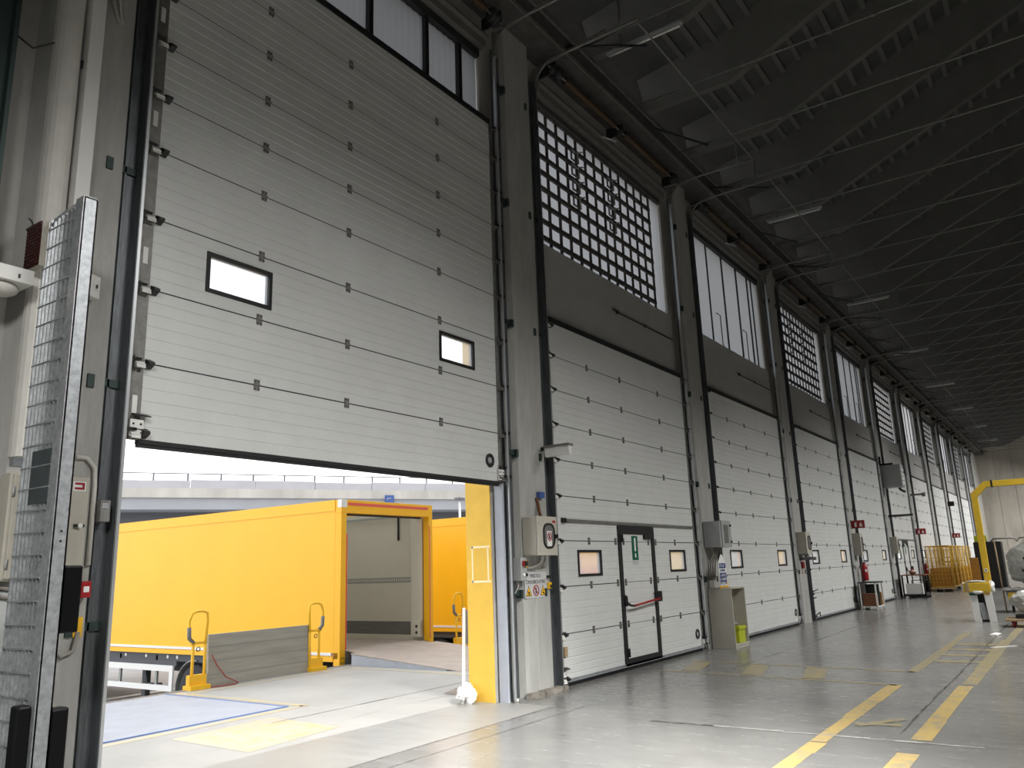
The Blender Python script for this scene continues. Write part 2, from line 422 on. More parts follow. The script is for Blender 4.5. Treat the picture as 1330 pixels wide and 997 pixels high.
# tie rods
rod = None
x = 11.86 - RP * 5
while x < XEND:
    if rod is None:
        m = MB(); m.tube([(0, -.45, 9.49), (0, -18, 9.49)], .016, 6)
        for q in range(1, 9): m.cyl((0, -.45 - q * 2.0, 9.49), (0, -.52 - q * 2.0, 9.49), .026, 8)
        rod = m.build('tie_rod', 'dirty_metal'); tag(rod, 'thin steel tie rod spanning below the concrete roof beams', 'tie rod', 'roof tie rods'); o = rod
    else: o = rod.copy(); COL.objects.link(o)
    o.location = (x, 0, 0); x += RP
# ledge beam over doors
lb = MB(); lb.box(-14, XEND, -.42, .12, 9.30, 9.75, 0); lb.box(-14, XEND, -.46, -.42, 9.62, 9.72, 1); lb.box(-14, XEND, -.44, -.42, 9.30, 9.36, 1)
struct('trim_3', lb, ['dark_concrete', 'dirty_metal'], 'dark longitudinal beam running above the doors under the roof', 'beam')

# ------------------------------------------------------------------ upper windows
def window(k):
    x0, x1 = bx(k) + .12, bx(k) + DW - .1
    z0, z1 = 6.24, 8.72
    if k % 2 == 1:
        w = MB(); yg = .145
        nc, nr = 13, 9; a, b = x0 + .06, x1 - .36; cw = (b - a) / nc; ch = (z1 - .10 - (z0 - .10)) / nr
        t = .036
        for i in range(nc + 1): w.box(a + i * cw - t, a + i * cw + t, yg + .024, yg + .0395, z0, z1 - .06)
        for j in range(nr + 1): w.box(a, b, yg + .001, yg + .039, max(z0, z0 - .10 + j * ch - t), z0 - .10 + j * ch + t)
        w.box(x0 - .03, a, yg, yg + .04, z0, z1 - .06); w.box(x0 - .09, x1 + .07, yg - .04, yg + .14, z1 - .10, z1)
        f = w.build('window_%d' % (k + 1), 'dark_concrete')
        g = MB(); g.add([(a, yg + .042, z0), (b, yg + .042, z0), (b, yg + .042, z1 - .08), (a, yg + .042, z1 - .08)], [(0, 1, 2, 3)]); g.build('pane', 'milky_glass' if k < 5 else 'milky_sheet_bright', f)
        g = MB(); g.add([(b + .035, yg + .03, z0), (x1 + .06, yg + .03, z0), (x1 + .06, yg + .03, z1 - .10), (b + .035, yg + .03, z1 - .10)], [(0, 1, 2, 3)]); g.build('side_panel', 'milky_glass', f)
        # small hinged vents in the lattice
        for (c, r0) in ((3, 5), (7, 5)) if k < 5 else ():
            for r in range(4):
                h = MB(); xa = a + c * cw + t; zb = z0 - .10 + (r0 + r) * ch - t
                h.frame_y(xa, xa + cw - 2 * t, zb - ch + 2 * t, zb, .02, yg - .045, yg - .02)
                h.tube([(xa + cw * .4, yg - .03, zb - .04), (xa + cw - 2 * t, yg - .12, zb - .015)], .012, 6)
                h.build('vent', 'dirty_metal', f)
        lab = 'concrete lattice window of small panes above %s' % dname(k)
    else:
        w = MB(); yg = .16
        w.box(x0 - .09, x1 + .07, yg - .06, yg + .08, z1 - .12, z1); w.box(x0 - .09, x0 - .02, yg - .04, yg + .08, z0, z1 - .12)
        w.box(x1 - .335, x1 - .305, yg - .005, yg + .03, z0, z1 - .12)
        n = 4
        for i in range(1, n + 1):
            xm = x0 + .1 + (x1 - .45 - x0 - .1) * i / (n + .0) if i < n else x1 - .62
            if k == 0: xm = [4.9, 5.92, 6.93, 7.62][i - 1]
            if k == 0: w.box(xm - .035, xm - .015, yg - .03, yg + .06, z0, z1 - .12); w.box(xm + .015, xm + .035, yg - .03, yg + .06, z0, z1 - .12)
            else: w.box(xm - .014, xm + .014, yg - .005, yg + .03, z0, z1 - .12)
        f = w.build('window_%d' % (k + 1), 'dark_steel')
        g = MB()                                                 # ribbed translucent sheet
        xs = x0 - .02; q = 0; pts = []
        while xs < x1 - .30: pts.append((xs, yg + .02 + (.012 if q % 2 else 0))); xs += .06; q += 1
        pts.append((x1 - .30, yg + .02)); back = [(px, py + .006) for px, py in pts][::-1]
        vs = [(px, py, z0) for px, py in pts] + [(px, py, z1 - .1) for px, py in pts]; N = len(pts)
        g.add(vs, [(i, i + 1, N + i + 1, N + i) for i in range(N - 1)])
        g.build('pane', 'milky_sheet_dim' if k == 0 else ('milky_sheet_mid' if k < 5 else 'milky_sheet_bright'), f)
        g = MB(); g.add([(x1 - .30, yg + .01, z0), (x1 + .06, yg + .01, z0), (x1 + .06, yg + .01, z1 - .12), (x1 - .30, yg + .01, z1 - .12)], [(0, 1, 2, 3)]); g.build('side_panel', 'milky_sheet_dim' if k == 0 else 'milky_sheet_mid', f)
        for xo in ((1.25, 3.0) if k else ()):
            h = MB(); h.tube([(x0 + xo, yg - .05, z0 + .75), (x0 + xo + .1, yg - .10, z0 + .7), (x0 + xo + .22, yg - .06, z0 + .06), (x0 + xo + .16, yg - .10, z0 + .0)], .012, 6)
            h.build('pull_cord', 'dark_steel', f)
        lab = ('tall window of ribbed translucent sheets above the raised door' if k == 0 else 'window of ribbed translucent sheets above %s' % dname(k))
    tag(f, lab, 'window', None, 'structure')
for k in range(NB): window(k)

# ------------------------------------------------------------------ sectional doors
HS = [.61] * 4 + [.5] * 5
ZS = [.05]
for h in HS: ZS.append(ZS[-1] + h)
WINS = [(.50, 1.19), (3.60, 4.27)]
WZ = (1.39, 1.755)
def panel_piece(mb, x0, x1, z0, z1, gz):
    pr = [(0, z0)]
    for g in gz:
        if z0 + .02 < g < z1 - .02: pr += [(0, g - .007), (.0045, g - .001), (.0045, g + .001), (0, g + .007)]
    pr += [(0, z1), (.042, z1), (.042, z0)]
    mb.prism(pr, 0, x0, x1)
def make_door(k, passdoor):
    L = bx(k)
    root = thing('door_%d' % (k + 1), '', 'door', (L, 0, 0), None, 'structure')
    for i, h in enumerate(HS):
        z0, z1 = ZS[i] + .006, ZS[i + 1] - .006
        gz = [ZS[i] + h * q / (6 if h > .55 else 5) for q in range(1, 6)]
        segs = [(0, DW, z0, z1)]
        if i == 2:
            segs = []
            for (a, b) in ((0, WINS[0][0]), (WINS[0][1], WINS[1][0]), (WINS[1][1], DW)): segs.append((a, b, z0, z1))
            for (a, b) in WINS: segs += [(a, b, z0, WZ[0]), (a, b, WZ[1], z1)]
        if passdoor and i <= 3:
            new = []
            for (a, b, c, d) in segs:
                if a < 1.73 and b > 3.0:
                    new += [(a, 1.73, c, d), (3.0, b, c, d)]
                    if i == 3: new.append((1.73, 3.0, 2.12, d))
                else: new.append((a, b, c, d))
            segs = new
        m = MB()
        for (a, b, c, d) in segs: panel_piece(m, L + a, L + b, c, d, gz)
        if i: 
            for (a, b) in (((0, 1.73), (3.0, DW)) if passdoor and i <= 3 else ((0, DW),)): m.box(L + a, L + b, .005, .04, z0 - .013, z0 + .001, 1)
        m.build('door_section', ['door_white', 'black'], root)
    for (a, b) in WINS:
        m = MB(); m.frame_y(L + a, L + b, WZ[0], WZ[1], .035, -.012, .05)
        f = m.build('vision_window', 'black', root)
        m = MB(); m.box(L + a + .035, L + b - .035, .012, .018, WZ[0] + .035, WZ[1] - .035); m.build('pane', 'clear_pane', f)
    m = MB(); m.box(L, L + DW, -.004, .046, .02, .053); m.box(L + .0, L + DW, .004, .038, -.005, .02)
    m.build('bottom_seal', 'black_rubber', root)
    if k: m = MB(); m.box(L + .0, L + DW, -.02, -.002, .055, .095); m.box(L, L + DW, -.035, -.02, .055, .065); m.build('bottom_rail', 'galvanised', root)
    m = MB(); m.box(L - .02, L + DW + .02, -.012, .05, ZS[-1] - .003, ZS[-1] + .075); m.build('top_seal', 'black_rubber', root)
    for a, b in ((-.115, -.002), (DW + .002, DW + .06)):
        m = MB(); m.box(L + a, L + b, -.008, .04, .05, ZS[-1])
        for i in range(9):
            if a < 0 and i % 2 == 0: m.box(L + a + .04, L + a + .08, -.0095, -.008, ZS[i] + .2, ZS[i] + .34, 1)
        m.build('end_plate', ['dirty_metal', 'white_plastic'], root)
    # hinges
    hm = None
    for j in range(1, 9):
        z = ZS[j]
        cols = [1.065, 2.148, 3.612]
        if passdoor and j <= 3: cols = [.848, 1.66, 1.92, 2.80, 3.08, 3.866]
        for c in cols:
            if hm is None:
                m = MB(); m.box(L + c - .03, L + c + .03, -.006, 0, z + .008, z + .05); m.box(L + c - .03, L + c + .03, -.006, 0, z - .05, z - .008)
                m.cyl((L + c - .035, -.008, z), (L + c + .035, -.008, z), .009, 8)
                for q in (-.018, .018):
                    m.cyl((L + c + q, -.011, z + .034), (L + c + q, -.005, z + .034), .007, 6, 1); m.cyl((L + c + q, -.011, z - .034), (L + c + q, -.005, z - .034), .007, 6, 1)
                hm = m.build('hinge', ['dirty_metal', 'black'], root); h0 = (c, z)
            else:
                o = hm.copy(); COL.objects.link(o); o.parent = root; o.location = (c - h0[0], 0, z - h0[1])
    bm_ = [None, None]
    for j in range(0, 10):
        z = ZS[j] + (.06 if j == 0 else (-.05 if j == 9 else 0))
        for sd in (0, 1):
            c = -.05 if sd == 0 else DW + .05
            if bm_[sd] is None:
                m = MB(); m.obox((L + c, -.035, z - .02), (.075, .05, .012), (.5, 0, 0), 0); m.box(L + c - .035, L + c + .035, -.02, -.004, z - .055, z + .05, 1)
                m.cyl((L + c - (.10 if sd == 0 else -.10), -.05, z + .01), (L + c, -.05, z + .01), .012, 8, 2)
                m.cyl((L + c - (.125 if sd == 0 else -.125), -.05, z + .01), (L + c - (.10 if sd == 0 else -.10), -.05, z + .01), .026, 12, 2)
                m.obox((L + c, -.045, z - .03), (.075, .006, .065), (-.5, 0, 0), 0)
                if sd == 0: m.prism([(-.01, z - .05), (-.01, z + .03), (-.07, z + .0), (-.07, z - .02)], 0, L + .005, L + .055, 2)
                bm_[sd] = (m.build('roller_bracket', ['white_plastic' if sd == 0 else 'dirty_metal', 'dirty_metal', 'black'], root), z)
            else:
                o = bm_[sd][0].copy(); COL.objects.link(o); o.parent = root; o.location = (0, 0, z - bm_[sd][1])
    # round recessed pull near the lower right corner
    m = MB(); c = (L + 4.535, 0, .30)
    m.lathe([(.085, 0), (.085, -.012), (.06, -.016), (.045, -.004), (.045, 0)], c, 1, 20); m.build('pull_handle', 'black', root)
    m = MB(); m.lathe([(.042, -.004), (.034, -.009), (.0, -.009)], c, 1, 14).build('pull_insert', 'grey_plastic', root)
    # bottom corner brackets (cable anchors)
    for c in (-.03, DW + .03):
        m = MB(); m.box(L + c - .06, L + c + .05, -.03, -.008, .07, .12); m.box(L + c - .06, L + c + .05, -.03, -.008, .13, .20)
        m.obox((L + c + .02, -.04, .235), (.13, .06, .008), (.35, 0, 0), 1); m.cyl((L + c - .04, -.03, .1), (L + c - .04, .0, .1), .018, 10, 1)
        for q in (-.035, .025):
            for zz in (.095, .165): m.cyl((L + c + q, -.034, zz), (L + c + q, -.028, zz), .009, 8, 1)
        m.build('corner_bracket', ['white_plastic', 'black'], root)
    if passdoor:
        m = MB(); m.box(L + 1.73, L + 1.83, -.02, .045, .05, 2.12); m.box(L + 2.90, L + 3.0, -.02, .045, .05, 2.12)
        m.box(L + 1.83, L + 2.90, -.02, .045, 2.0, 2.12); m.box(L + 1.83, L + 2.90, -.02, .045, .05, .16)
        m.box(L + 2.62, L + 2.90, -.035, .0, 1.93, 2.0); fr = m.build('pass_door_frame', 'black_rubber', root)
        lf = MB()
        cuts = [.16, ZS[1], ZS[2], ZS[3], 2.0]
        for i in range(4): panel_piece(lf, L + 1.82, L + 2.91, cuts[i] + .004, cuts[i + 1] - .004, [cuts[i] + .1 * q for q in range(1, 7)])
        for i in (1, 2, 3): lf.box(L + 1.82, L + 2.91, .012, .04, cuts[i] - .008, cuts[i] + .008, 1)
        leaf = lf.build('pass_door', ['door_white', 'black'], root)
        for zz in (.25, 1.02, 1.93):
            m = MB(); m.box(L + 1.78, L + 1.86, -.035, -.018, zz - .06, zz + .06); m.cyl((L + 1.83, -.04, zz - .06), (L + 1.83, -.04, zz + .06), .012, 8); m.build('pass_hinge', 'black', leaf)
        m = MB(); m.tube([(L + 1.84, -.03, .98), (L + 1.88, -.08, .93), (L + 1.95, -.10, .92)], .018, 8, 1); m.tube([(L + 1.95, -.10, .92), (L + 2.90, -.10, .985)], .017, 10, 0)
        m.box(L + 2.88, L + 2.96, -.11, -.01, .94, 1.10, 1); m.box(L + 1.80, L + 1.86, -.05, -.005, .92, 1.06, 1)
        pb = m.build('push_bar', ['red', 'black'], leaf); pb['label'] = 'red panic push bar with black ends'
        m = MB(); m.box(L + 2.20, L + 2.40, -.008, -.001, 1.60, 1.97, 0); m.box(L + 2.275, L + 2.325, -.010, -.008, 1.735, 1.94, 1); m.box(L + 2.28, L + 2.32, -.010, -.008, 1.64, 1.70, 1)
        m.box(L + 2.21, L + 2.39, -.006, -.001, 1.53, 1.585, 2); sg = m.build('exit_notice', ['green', 'white', 'sign_grey'], leaf); sg['label'] = 'green notice with a white exclamation mark'
        m = MB(); m.box(L + .15, L + DW - .02, -.03, -.003, 2.135, 2.175); m.box(L + .10, L + .2, -.035, -.003, 2.12, 2.185, 1); m.build('stiffener_bar', ['dirty_metal', 'black'], root)
    if k == 1:
        m = MB(); m.box(L + .0, L + .075, -.03, -.008, .38, .50); m.build('wood_block', 'wood', root)
    return root
d0 = make_door(0, False); d0.location.z = RAISE
tag(d0, 'raised white sectional loading door with two small bright windows', 'door')
d1 = make_door(1, True)
tag(d1, 'closed white sectional door with a pass door and red push bar, nearest the open bay', 'door')
d2 = make_door(2, False); tag(d2, 'closed white sectional door second from the open bay, behind the open cream cabinet', 'door')
for k in range(3, NB):
    src = d1 if k == 5 else d2
    o = copy_tree(src); o.name = 'door_%d' % (k + 1); o.location = (bx(k), 0, 0)
    o['label'] = ('closed sectional door with a narrow pass door behind the black work table, fifth from the open bay' if k == 5 else
                  'closed white sectional door %s from the open bay' % ORD[k - 1])

# ------------------------------------------------------------------ tracks, springs, cross bars
def make_track(side):
    s = -1 if side == 'L' else 1
    c = DX0 - .155 if side == 'L' else DX0 + DW + .09
    r = thing('door_track', '', 'door track', (c, 0, 0))
    m = MB()                                                     # wide angle upright
    if side == 'L': m.box(c - .23, c - .01, .0, .012, .02, 8.75); m.box(c - .03, c - .02, -.10, .0, .02, 8.75); m.box(c - .24, c - .23, -.03, .012, .02, 8.75); m.box(c - .13, c - .115, -.02, .0, .02, 8.75)
    else: m.box(c + .01, c + .20, .0, .012, .02, 8.75); m.box(c + .02, c + .03, -.06, .0, .02, 8.75)
    m.build('angle_upright', 'track_steel', r)
    m = MB(); xo = c + s * .0
    m.box(xo - .012, xo + .012, -.085, -.078, .02, 8.72); m.box(xo + s * .012, xo + s * .018, -.085, -.03, .02, 8.72)
    m.build('guide_rail', 'bright_steel', r)
    a = [(-.08 - .36 * (1 - math.cos(t)), 8.66 + .36 * math.sin(t)) for t in [PI / 2 * q / 8 for q in range(9)]]
    pts = [(xo + s * .015, y, z) for y, z in a] + [(xo + s * .015, -1.85, 9.03)]
    m = MB(); m.tube(pts, .022, 6); m.build('curved_rail', 'dirty_metal', r)
    m = MB(); m.tube([(xo + s * .015, -.08, 8.95), (xo + s * .015, -1.3, 9.10)], .018, 6); m.box(xo - .02, xo + .05, -.1, -.05, 8.6, 8.98); m.build('top_brace', 'dirty_metal', r)
    for q in range(5):
        m = MB(); z = 1.2 + q * 1.75
        m.box(xo + s * .02, xo + s * .27, -.02, .0, z, z + .06); m.box(xo + s * .24, xo + s * .29, -.05, .10, z - .03, z + .07); m.build('wall_bracket', 'green_steel', r)
    return r
tl, tr = make_track('L'), make_track('R')
for side, src in (('left', tl), ('right', tr)):
    for k in range(NB):
        lab = 'galvanised guide track along the %s edge of %s' % (side, dname(k))
        if k == 0: src['label'] = lab; src['group'] = 'door guide tracks'
        else:
            loc = src.location + Vector((P * k, 0, 0)); dup(src, loc, lab)
def make_shaft():
    r = thing('torsion_spring_shaft', '', 'spring shaft', (DX0 + DW / 2, -.22, 9.0))
    L = DX0; y, z = -.25, 9.03
    m = MB(); m.cyl((L - .05, y, z), (L + DW + .05, y, z), .016, 8); m.build('shaft', 'dirty_metal', r)
    for a, b in ((.45, 2.1), (2.5, 4.35)):
        m = MB(); n = int((b - a) / .028); rr = .062
        pts = [(L + a + (b - a) * q / (n * 2), y + rr * math.cos(q * PI), z + rr * math.sin(q * PI * 1.0)) for q in range(2)]
        prof = [(rr - (.010 if q % 2 else 0), (b - a) * q / (n)) for q in range(n + 1)]
        m.lathe(prof, (L + a, y, z), 0, 10); m.build('spring', 'spring_brown', r)
    for c in (.05, 2.3, DW - .08):
        m = MB(); m.box(L + c - .015, L + c + .015, y - .08, -.0, z - .09, z + .09); m.lathe([(.085, -.03), (.085, .03)], (L + c, y, z), 0, 14); m.build('bearing', 'dark_steel', r)
    for c in (.15, DW - .2):
        m = MB(); m.lathe([(.10, 0), (.10, .02), (.085, .025), (.085, .08), (.10, .085), (.10, .1)], (L + c, y, z), 0, 16); m.build('cable_drum', 'dark_steel', r)
    m = MB(); m.box(L - .02, L + DW + .02, -.05, .04, 8.86, 8.90); m.box(L - .02, L + DW + .02, .02, .10, 8.74, 8.86); m.build('header_angle', 'dirty_metal', r)
    m = MB(); m.tube([(L + 2.0, -.06, 8.84), (L + 2.25, -.20, 8.80)], .015, 6); m.build('snap_lever', 'bright_steel', r)
    return r
sh = make_shaft()
sh['label'] = 'torsion spring shaft above the raised door'
for k in range(1, NB):
    dup(sh, sh.location + Vector((P * k, 0, 0)), 'brown torsion spring shaft above %s' % dname(k))
def make_cross():
    r = thing('track_cross_bar', '', 'cross bar', (DX0 + DW / 2, -1.8, 9.03))
    a, b = DX0 - .08, DX0 + DW + .1
    m = MB(); m.tube([(a, -1.8, 9.03), (b, -1.8, 9.03)], .016, 6); m.build('bar', 'dirty_metal', r)
    for c in (a, b):
        m = MB(); m.tube([(c, -1.5, 9.05), (c + .02, -1.5, 9.66)], .012, 6); m.build('hanger', 'dirty_metal', r)
    for p, q in (((a + .3, -.40, 9.45), (a + .95, -1.5, 9.35)), ((b - 1.8, -.40, 9.42), (b - .55, -1.15, 9.3))):
        m = MB(); m.tube([p, q], .022, 6); m.build('diagonal_brace', 'dark_steel', r)
    return r
cb = make_cross(); cb['label'] = 'thin bar joining the horizontal tracks of the raised door'
for k in range(1, NB):
    dup(cb, cb.location + Vector((P * k, 0, 0)), 'thin bar joining the horizontal tracks of %s' % dname(k))

for k in range(1, NB):
    m = MB(); X = bx(k); m.tube([(X + 2.2, .045, 5.735), (X + 2.35, .045, 5.72), (X + DW - .08, .045, 5.73)], .012, 6); m.box(X + 2.32, X + 2.38, .03, .066, 5.70, 5.75); m.box(X + 3.4, X + 3.45, .035, .066, 5.71, 5.75)
    tag(m.build('latch_rod', 'dark_steel', loc=(X + 3.4, .05, 5.72)), 'thin dark rod across the grey panel above %s' % dname(k), 'rod')
# fluorescent battens under the roof
def make_batten():
    r = thing('fluorescent_batten', '', 'ceiling light', (10.17, -1.48, 9.42))
    m = MB(); m.box(10.13, 10.21, -2.12, -.84, 9.42, 9.47); m.build('housing', 'grey_plastic', r, .006)
    m = MB(); m.cyl((10.17, -2.08, 9.395), (10.17, -.88, 9.395), .02, 12); m.build('tube', 'white_plastic', r)
    for q in (-1.9, -1.1):
        m = MB(); m.box(10.155, 10.185, q, q + .03, 9.47, 9.70); m.build('hanger', 'dirty_metal', r)
    return r
bt = make_batten()
bt['label'] = 'unlit fluorescent batten above the lattice window nearest the open bay'; bt['group'] = 'fluorescent battens under the roof'
for i, q in enumerate((1, 2, 3, 4, 5, 6, 7)):
    dup(bt, bt.location + Vector((P / 3 * 4 * q, 0, 0)), 'unlit fluorescent batten under the roof, %s in the row from the open bay' % ORD[q])

# ------------------------------------------------------------------ pillars
def px(j): return 8.50 + P * j
PLAB = ['left of the raised door, behind the galvanised guard', 'right of the open bay, carrying the beige control box', 'behind the open cream cabinet', 'second beyond the cream cabinet pillar',
        'with the first red extinguisher flag sign', 'carrying the big grey box high up', 'with the second red extinguisher flag sign', 'one past the second flag sign', 'with the third red flag sign', 'behind the yellow cages', 'beside the yellow lifting arm', 'last before the end wall']
PLAB[3] = 'one bay beyond the cream cabinet'
pm = MB()
j = 0
pm.prism([(8.40, .13), (8.46, -.02), (8.53, -.035), (8.72, -.035), (8.73, -.028), (8.745, -.035), (9.06, -.035), (9.10, .13)], 2, 0, 9.4)
pil = pm.build('concrete_pillar', 'pillar_paint', loc=(8.78, 0, 0))
tag(pil, 'painted concrete pillar ' + PLAB[1], 'pillar', 'pillars between the doors', 'structure')
for j in range(-1, NB):
    if j == 0: continue
    o = pil.copy(); COL.objects.link(o); o.location = (8.78 + P * j, 0, 0); o['label'] = 'painted concrete pillar ' + PLAB[j + 1]

# ------------------------------------------------------------------ things on pillar 1 (right of open bay)
def control_box(x, y0=-.27, y1=-.035, z0=1.68, z1=2.16, w=.45, label='', mat_='beige_plastic', sign=True, nm='control_box'):
    r = thing(nm, label, 'control box', (x, y1, z0))
    m = MB(); m.box(x, x + w, y0 + .03, y1, z0, z1); m.build('housing', mat_, r, .008)
    m = MB(); m.box(x - .004, x + w + .004, y0, y0 + .028, z0 - .004, z1 + .004); d = m.build('door_lid', mat_, r, .008)
    cx, cz, a, b = x + w * .56, (z0 + z1) / 2, w * .30, (z1 - z0) * .33
    def rr(a, b, rad, n=6):
        P_ = []
        for qx, qz, t0 in ((1, 1, 0), (-1, 1, PI / 2), (-1, -1, PI), (1, -1, 3 * PI / 2)):
            for i in range(n + 1):
                t = t0 + PI / 2 * i / n; P_.append((cx + qx * (a - rad) + rad * math.cos(t), cz + qz * (b - rad) + rad * math.sin(t)))
        return P_
    O, I = rr(a, b, a * .75), rr(a - .022, b - .022, a * .62); n = len(O)
    m = MB(); v = [(p[0], y0 - .012, p[1]) for p in O] + [(p[0], y0 - .012, p[1]) for p in I] + [(p[0], y0, p[1]) for p in O] + [(p[0], y0 - .001, p[1]) for p in I]
    f = []
    for i in range(n):
        q = (i + 1) % n; f += [(i, q, n + q, n + i), (i, 2 * n + i, 2 * n + q, q), (n + i, n + q, 3 * n + q, 3 * n + i)]
    m.add(v, f); m.box(cx + a - .005, cx + a + .04, y0 - .035, y0 - .004, cz - .03, cz + .02); g = m.build('window_gasket', 'black', d)
    m = MB(); m.prism(I, 1, y0 - .0035, y0 - .0025); m.build('window_pane', 'dirty_metal', d)
    if sign:
        m = MB(); m.box(cx - .05, cx + .06, y0 - .006, y0 - .004, cz - .13, cz + .06, 0)
        ring = [(cx + .005 + .042 * math.cos(2 * PI * i / 20), y0 - .008, cz - .01 + .05 * math.sin(2 * PI * i / 20)) for i in range(20)]
        m.tube(ring, .006, 6, 1, True); m.tube([(cx - .025, y0 - .008, cz + .028), (cx + .035, y0 - .008, cz - .048)], .005, 6, 1)
        m.box(cx - .012, cx + .018, y0 - .0075, y0 - .006, cz - .04, cz + .02, 2); m.build('prohibition_label', ['white', 'red', 'black'], d)
        m = MB(); m.box(x + w - .10, x + w - .03, y0 - .002, y0 - .0003, z1 - .075, z1 - .045); m.build('badge', 'red', d)
        for zz in (z0 + .06, z1 - .08):
            m = MB(); m.cyl((x + .03, y0 - .008, zz - .0), (x + .03, y0 + .0, zz), .014, 10); m.build('lid_hinge', 'beige_plastic', d)
    m = MB()
    for q, xx in enumerate((x + .08, x + .22, x + .33)): m.cyl((xx, (y0 + y1) / 2, z0 - .05), (xx, (y0 + y1) / 2, z0 + .005), .014, 8)
    m.build('cable_gland', 'grey_plastic', r)
    return r
control_box(8.47, label='beige control box with a black oval window on the pillar beside the open bay')
cb_ = MB()
cb_.tube([(8.68, -.15, 1.64), (8.68, -.15, 1.58), (8.62, -.10, 1.54), (8.5, -.06, 1.53), (8.44, -.05, 1.55)], .012, 8)
cb_.tube([(8.80, -.15, 1.64), (8.80, -.12, 1.56), (8.88, -.05, 1.54), (8.95, -.045, 1.54)], .012, 8)
tag(cb_.build('cable', 'cable_grey', loc=(8.68, -.05, 1.53)), 'grey cables looping out below the beige control box by the open bay', 'cable')
cb_ = MB(); cb_.tube([(8.82, -.10, 2.155), (8.80, -.09, 2.25), (8.83, -.06, 2.35), (8.80, -.05, 2.42)], .02, 8, 0); cb_.box(8.83, 8.95, -.09, -.035, 2.42, 2.50, 1)
tag(cb_.build('socket_outlet', ['brown_box', 'road_blue'], loc=(8.85, -.04, 2.4)), 'small blue socket with a cable above the beige control box', 'socket')
r = thing('push_button_box', 'small grey push button box with a red and yellow switch beside the open bay', 'switch', (8.36, -.02, 1.40))
m = MB(); m.box(8.29, 8.42, -.12, .0, 1.38, 1.66); m.build('housing', 'grey_plastic', r, .006)
m = MB(); m.cyl((8.345, -.15, 1.585), (8.345, -.12, 1.585), .035, 14, 0); m.box(8.33, 8.36, -.175, -.15, 1.555, 1.615, 1); m.box(8.375, 8.415, -.135, -.12, 1.545, 1.62, 2); m.build('main_switch', ['red', 'black', 'safety_yellow'], r)
for q, mm in ((8.33, 'white'), (8.385, 'black')):
    m = MB(); m.cyl((q, -.145, 1.45), (q, -.12, 1.45), .02, 12); m.build('button', mm, r)
m = MB(); m.tube([(8.33, -.05, 1.38), (8.325, -.04, 1.30), (8.30, -.02, 1.24), (8.26, .0, 1.22)], .010, 8); m.build('cable', 'cable_grey', r)
r = thing('warning_sign', 'grey warning sign with two yellow triangles and a red prohibition ring below the control box', 'sign', (8.72, -.036, 1.16))
m = MB(); m.box(8.475, 8.975, -.042, -.036, 1.16, 1.475); m.build('plate', 'sign_grey', r)
text(r, 'lettering', 'PERICOLO', .062, (8.72, -.0432, 1.43), 'black', sx=.85)
text(r, 'lettering', 'CON SCARICO ATTIVO', .062, (8.72, -.0432, 1.355), 'black', sx=.68)
for cx in (8.56, 8.89):
    m = MB(); m.prism([(cx - .068, 1.185), (cx + .068, 1.185), (cx, 1.315)], 1, -.0432, -.042, 0)
    m.prism([(cx - .055, 1.193), (cx + .055, 1.193), (cx, 1.30)], 1, -.0440, -.0432, 1)
    if cx < 8.7: m.box(cx - .03, cx + .03, -.0446, -.044, 1.200, 1.212, 0); m.box(cx - .015, cx + .02, -.0446, -.044, 1.216, 1.24, 0); m.obox((cx - .02, -.0445, 1.235), (.045, .0008, .008), (0, .8, 0), 0)
    else: m.prism([(cx - .005, 1.235), (cx + .04, 1.200), (cx + .01, 1.200), (cx - .025, 1.215)], 1, -.0446, -.044, 0); m.box(cx - .006, cx + .006, -.0446, -.044, 1.235, 1.265, 0)
    m.build('warning_triangle', ['black', 'safety_yellow'], r)
m = MB(); ring = [(8.725 + .06 * math.cos(2 * PI * i / 24), -.0435, 1.25 + .062 * math.sin(2 * PI * i / 24)) for i in range(24)]
m.tube(ring, .0075, 6, 0, True); m.tube([(8.683, -.0435, 1.294), (8.767, -.0435, 1.206)], .006, 6, 0); m.box(8.71, 8.735, -.0437, -.0425, 1.21, 1.285, 1); m.build('prohibition_ring', ['red', 'black'], r)
m = MB(); m.box(9.0, 9.06, -.07, -.036, 1.26, 1.34, 0); m.box(9.015, 9.05, -.085, -.07, 1.275, 1.31, 1); m.box(8.99, 9.04, -.075, -.036, 1.395, 1.43, 1)
tag(m.build('limit_switch', ['safety_yellow', 'black'], loc=(9.03, -.036, 1.3)), 'small yellow limit switch right of the warning sign', 'switch')
r = thing('wall_lamp', 'short white emergency lamp on a bracket above the control box', 'lamp', (8.95, -.035, 3.05))
m = MB(); m.box(8.98, 9.02, -.12, -.03, 3.06, 3.11); m.build('bracket', 'dark_steel', r)
m = MB(); m.box(8.93, 9.06, -.50, -.10, 3.085, 3.115); m.build('hood', 'dirty_metal', r)
m = MB(); m.prism([(8.95, 3.085), (9.045, 3.085), (9.03, 2.965), (8.965, 2.965)], 1, -.49, -.11); m.build('diffuser', 'white_plastic', r, .006)
m = MB(); m.tube([(8.17, -.05, 0.0), (8.17, -.045, .3), (8.175, -.04, 2.56)], .022, 10); m.tube([(8.17, -.05, 0.02), (8.20, -.08, .015)], .02, 8)
tag(m.build('cable_conduit', 'white_plastic', loc=(8.17, -.05, 0)), 'bright white conduit pipe standing beside the yellow jamb', 'pipe')
m = MB(); m.box(8.06, 8.10, -.03, .09, 0, 2.56)
tag(m.build('brush_seal', 'plate_blue', loc=(8.08, .03, 0)), 'pale blue grey seal strip along the yellow jamb', 'seal')
m = MB()
for q in range(9):
    xx = 8.5 + q * .085; m.obox((xx, -.07 - .03 * random.random(), .02), (.12, .10 + .06 * random.random(), .05 + .03 * random.random()), (0, 0, random.uniform(-.4, .4)))
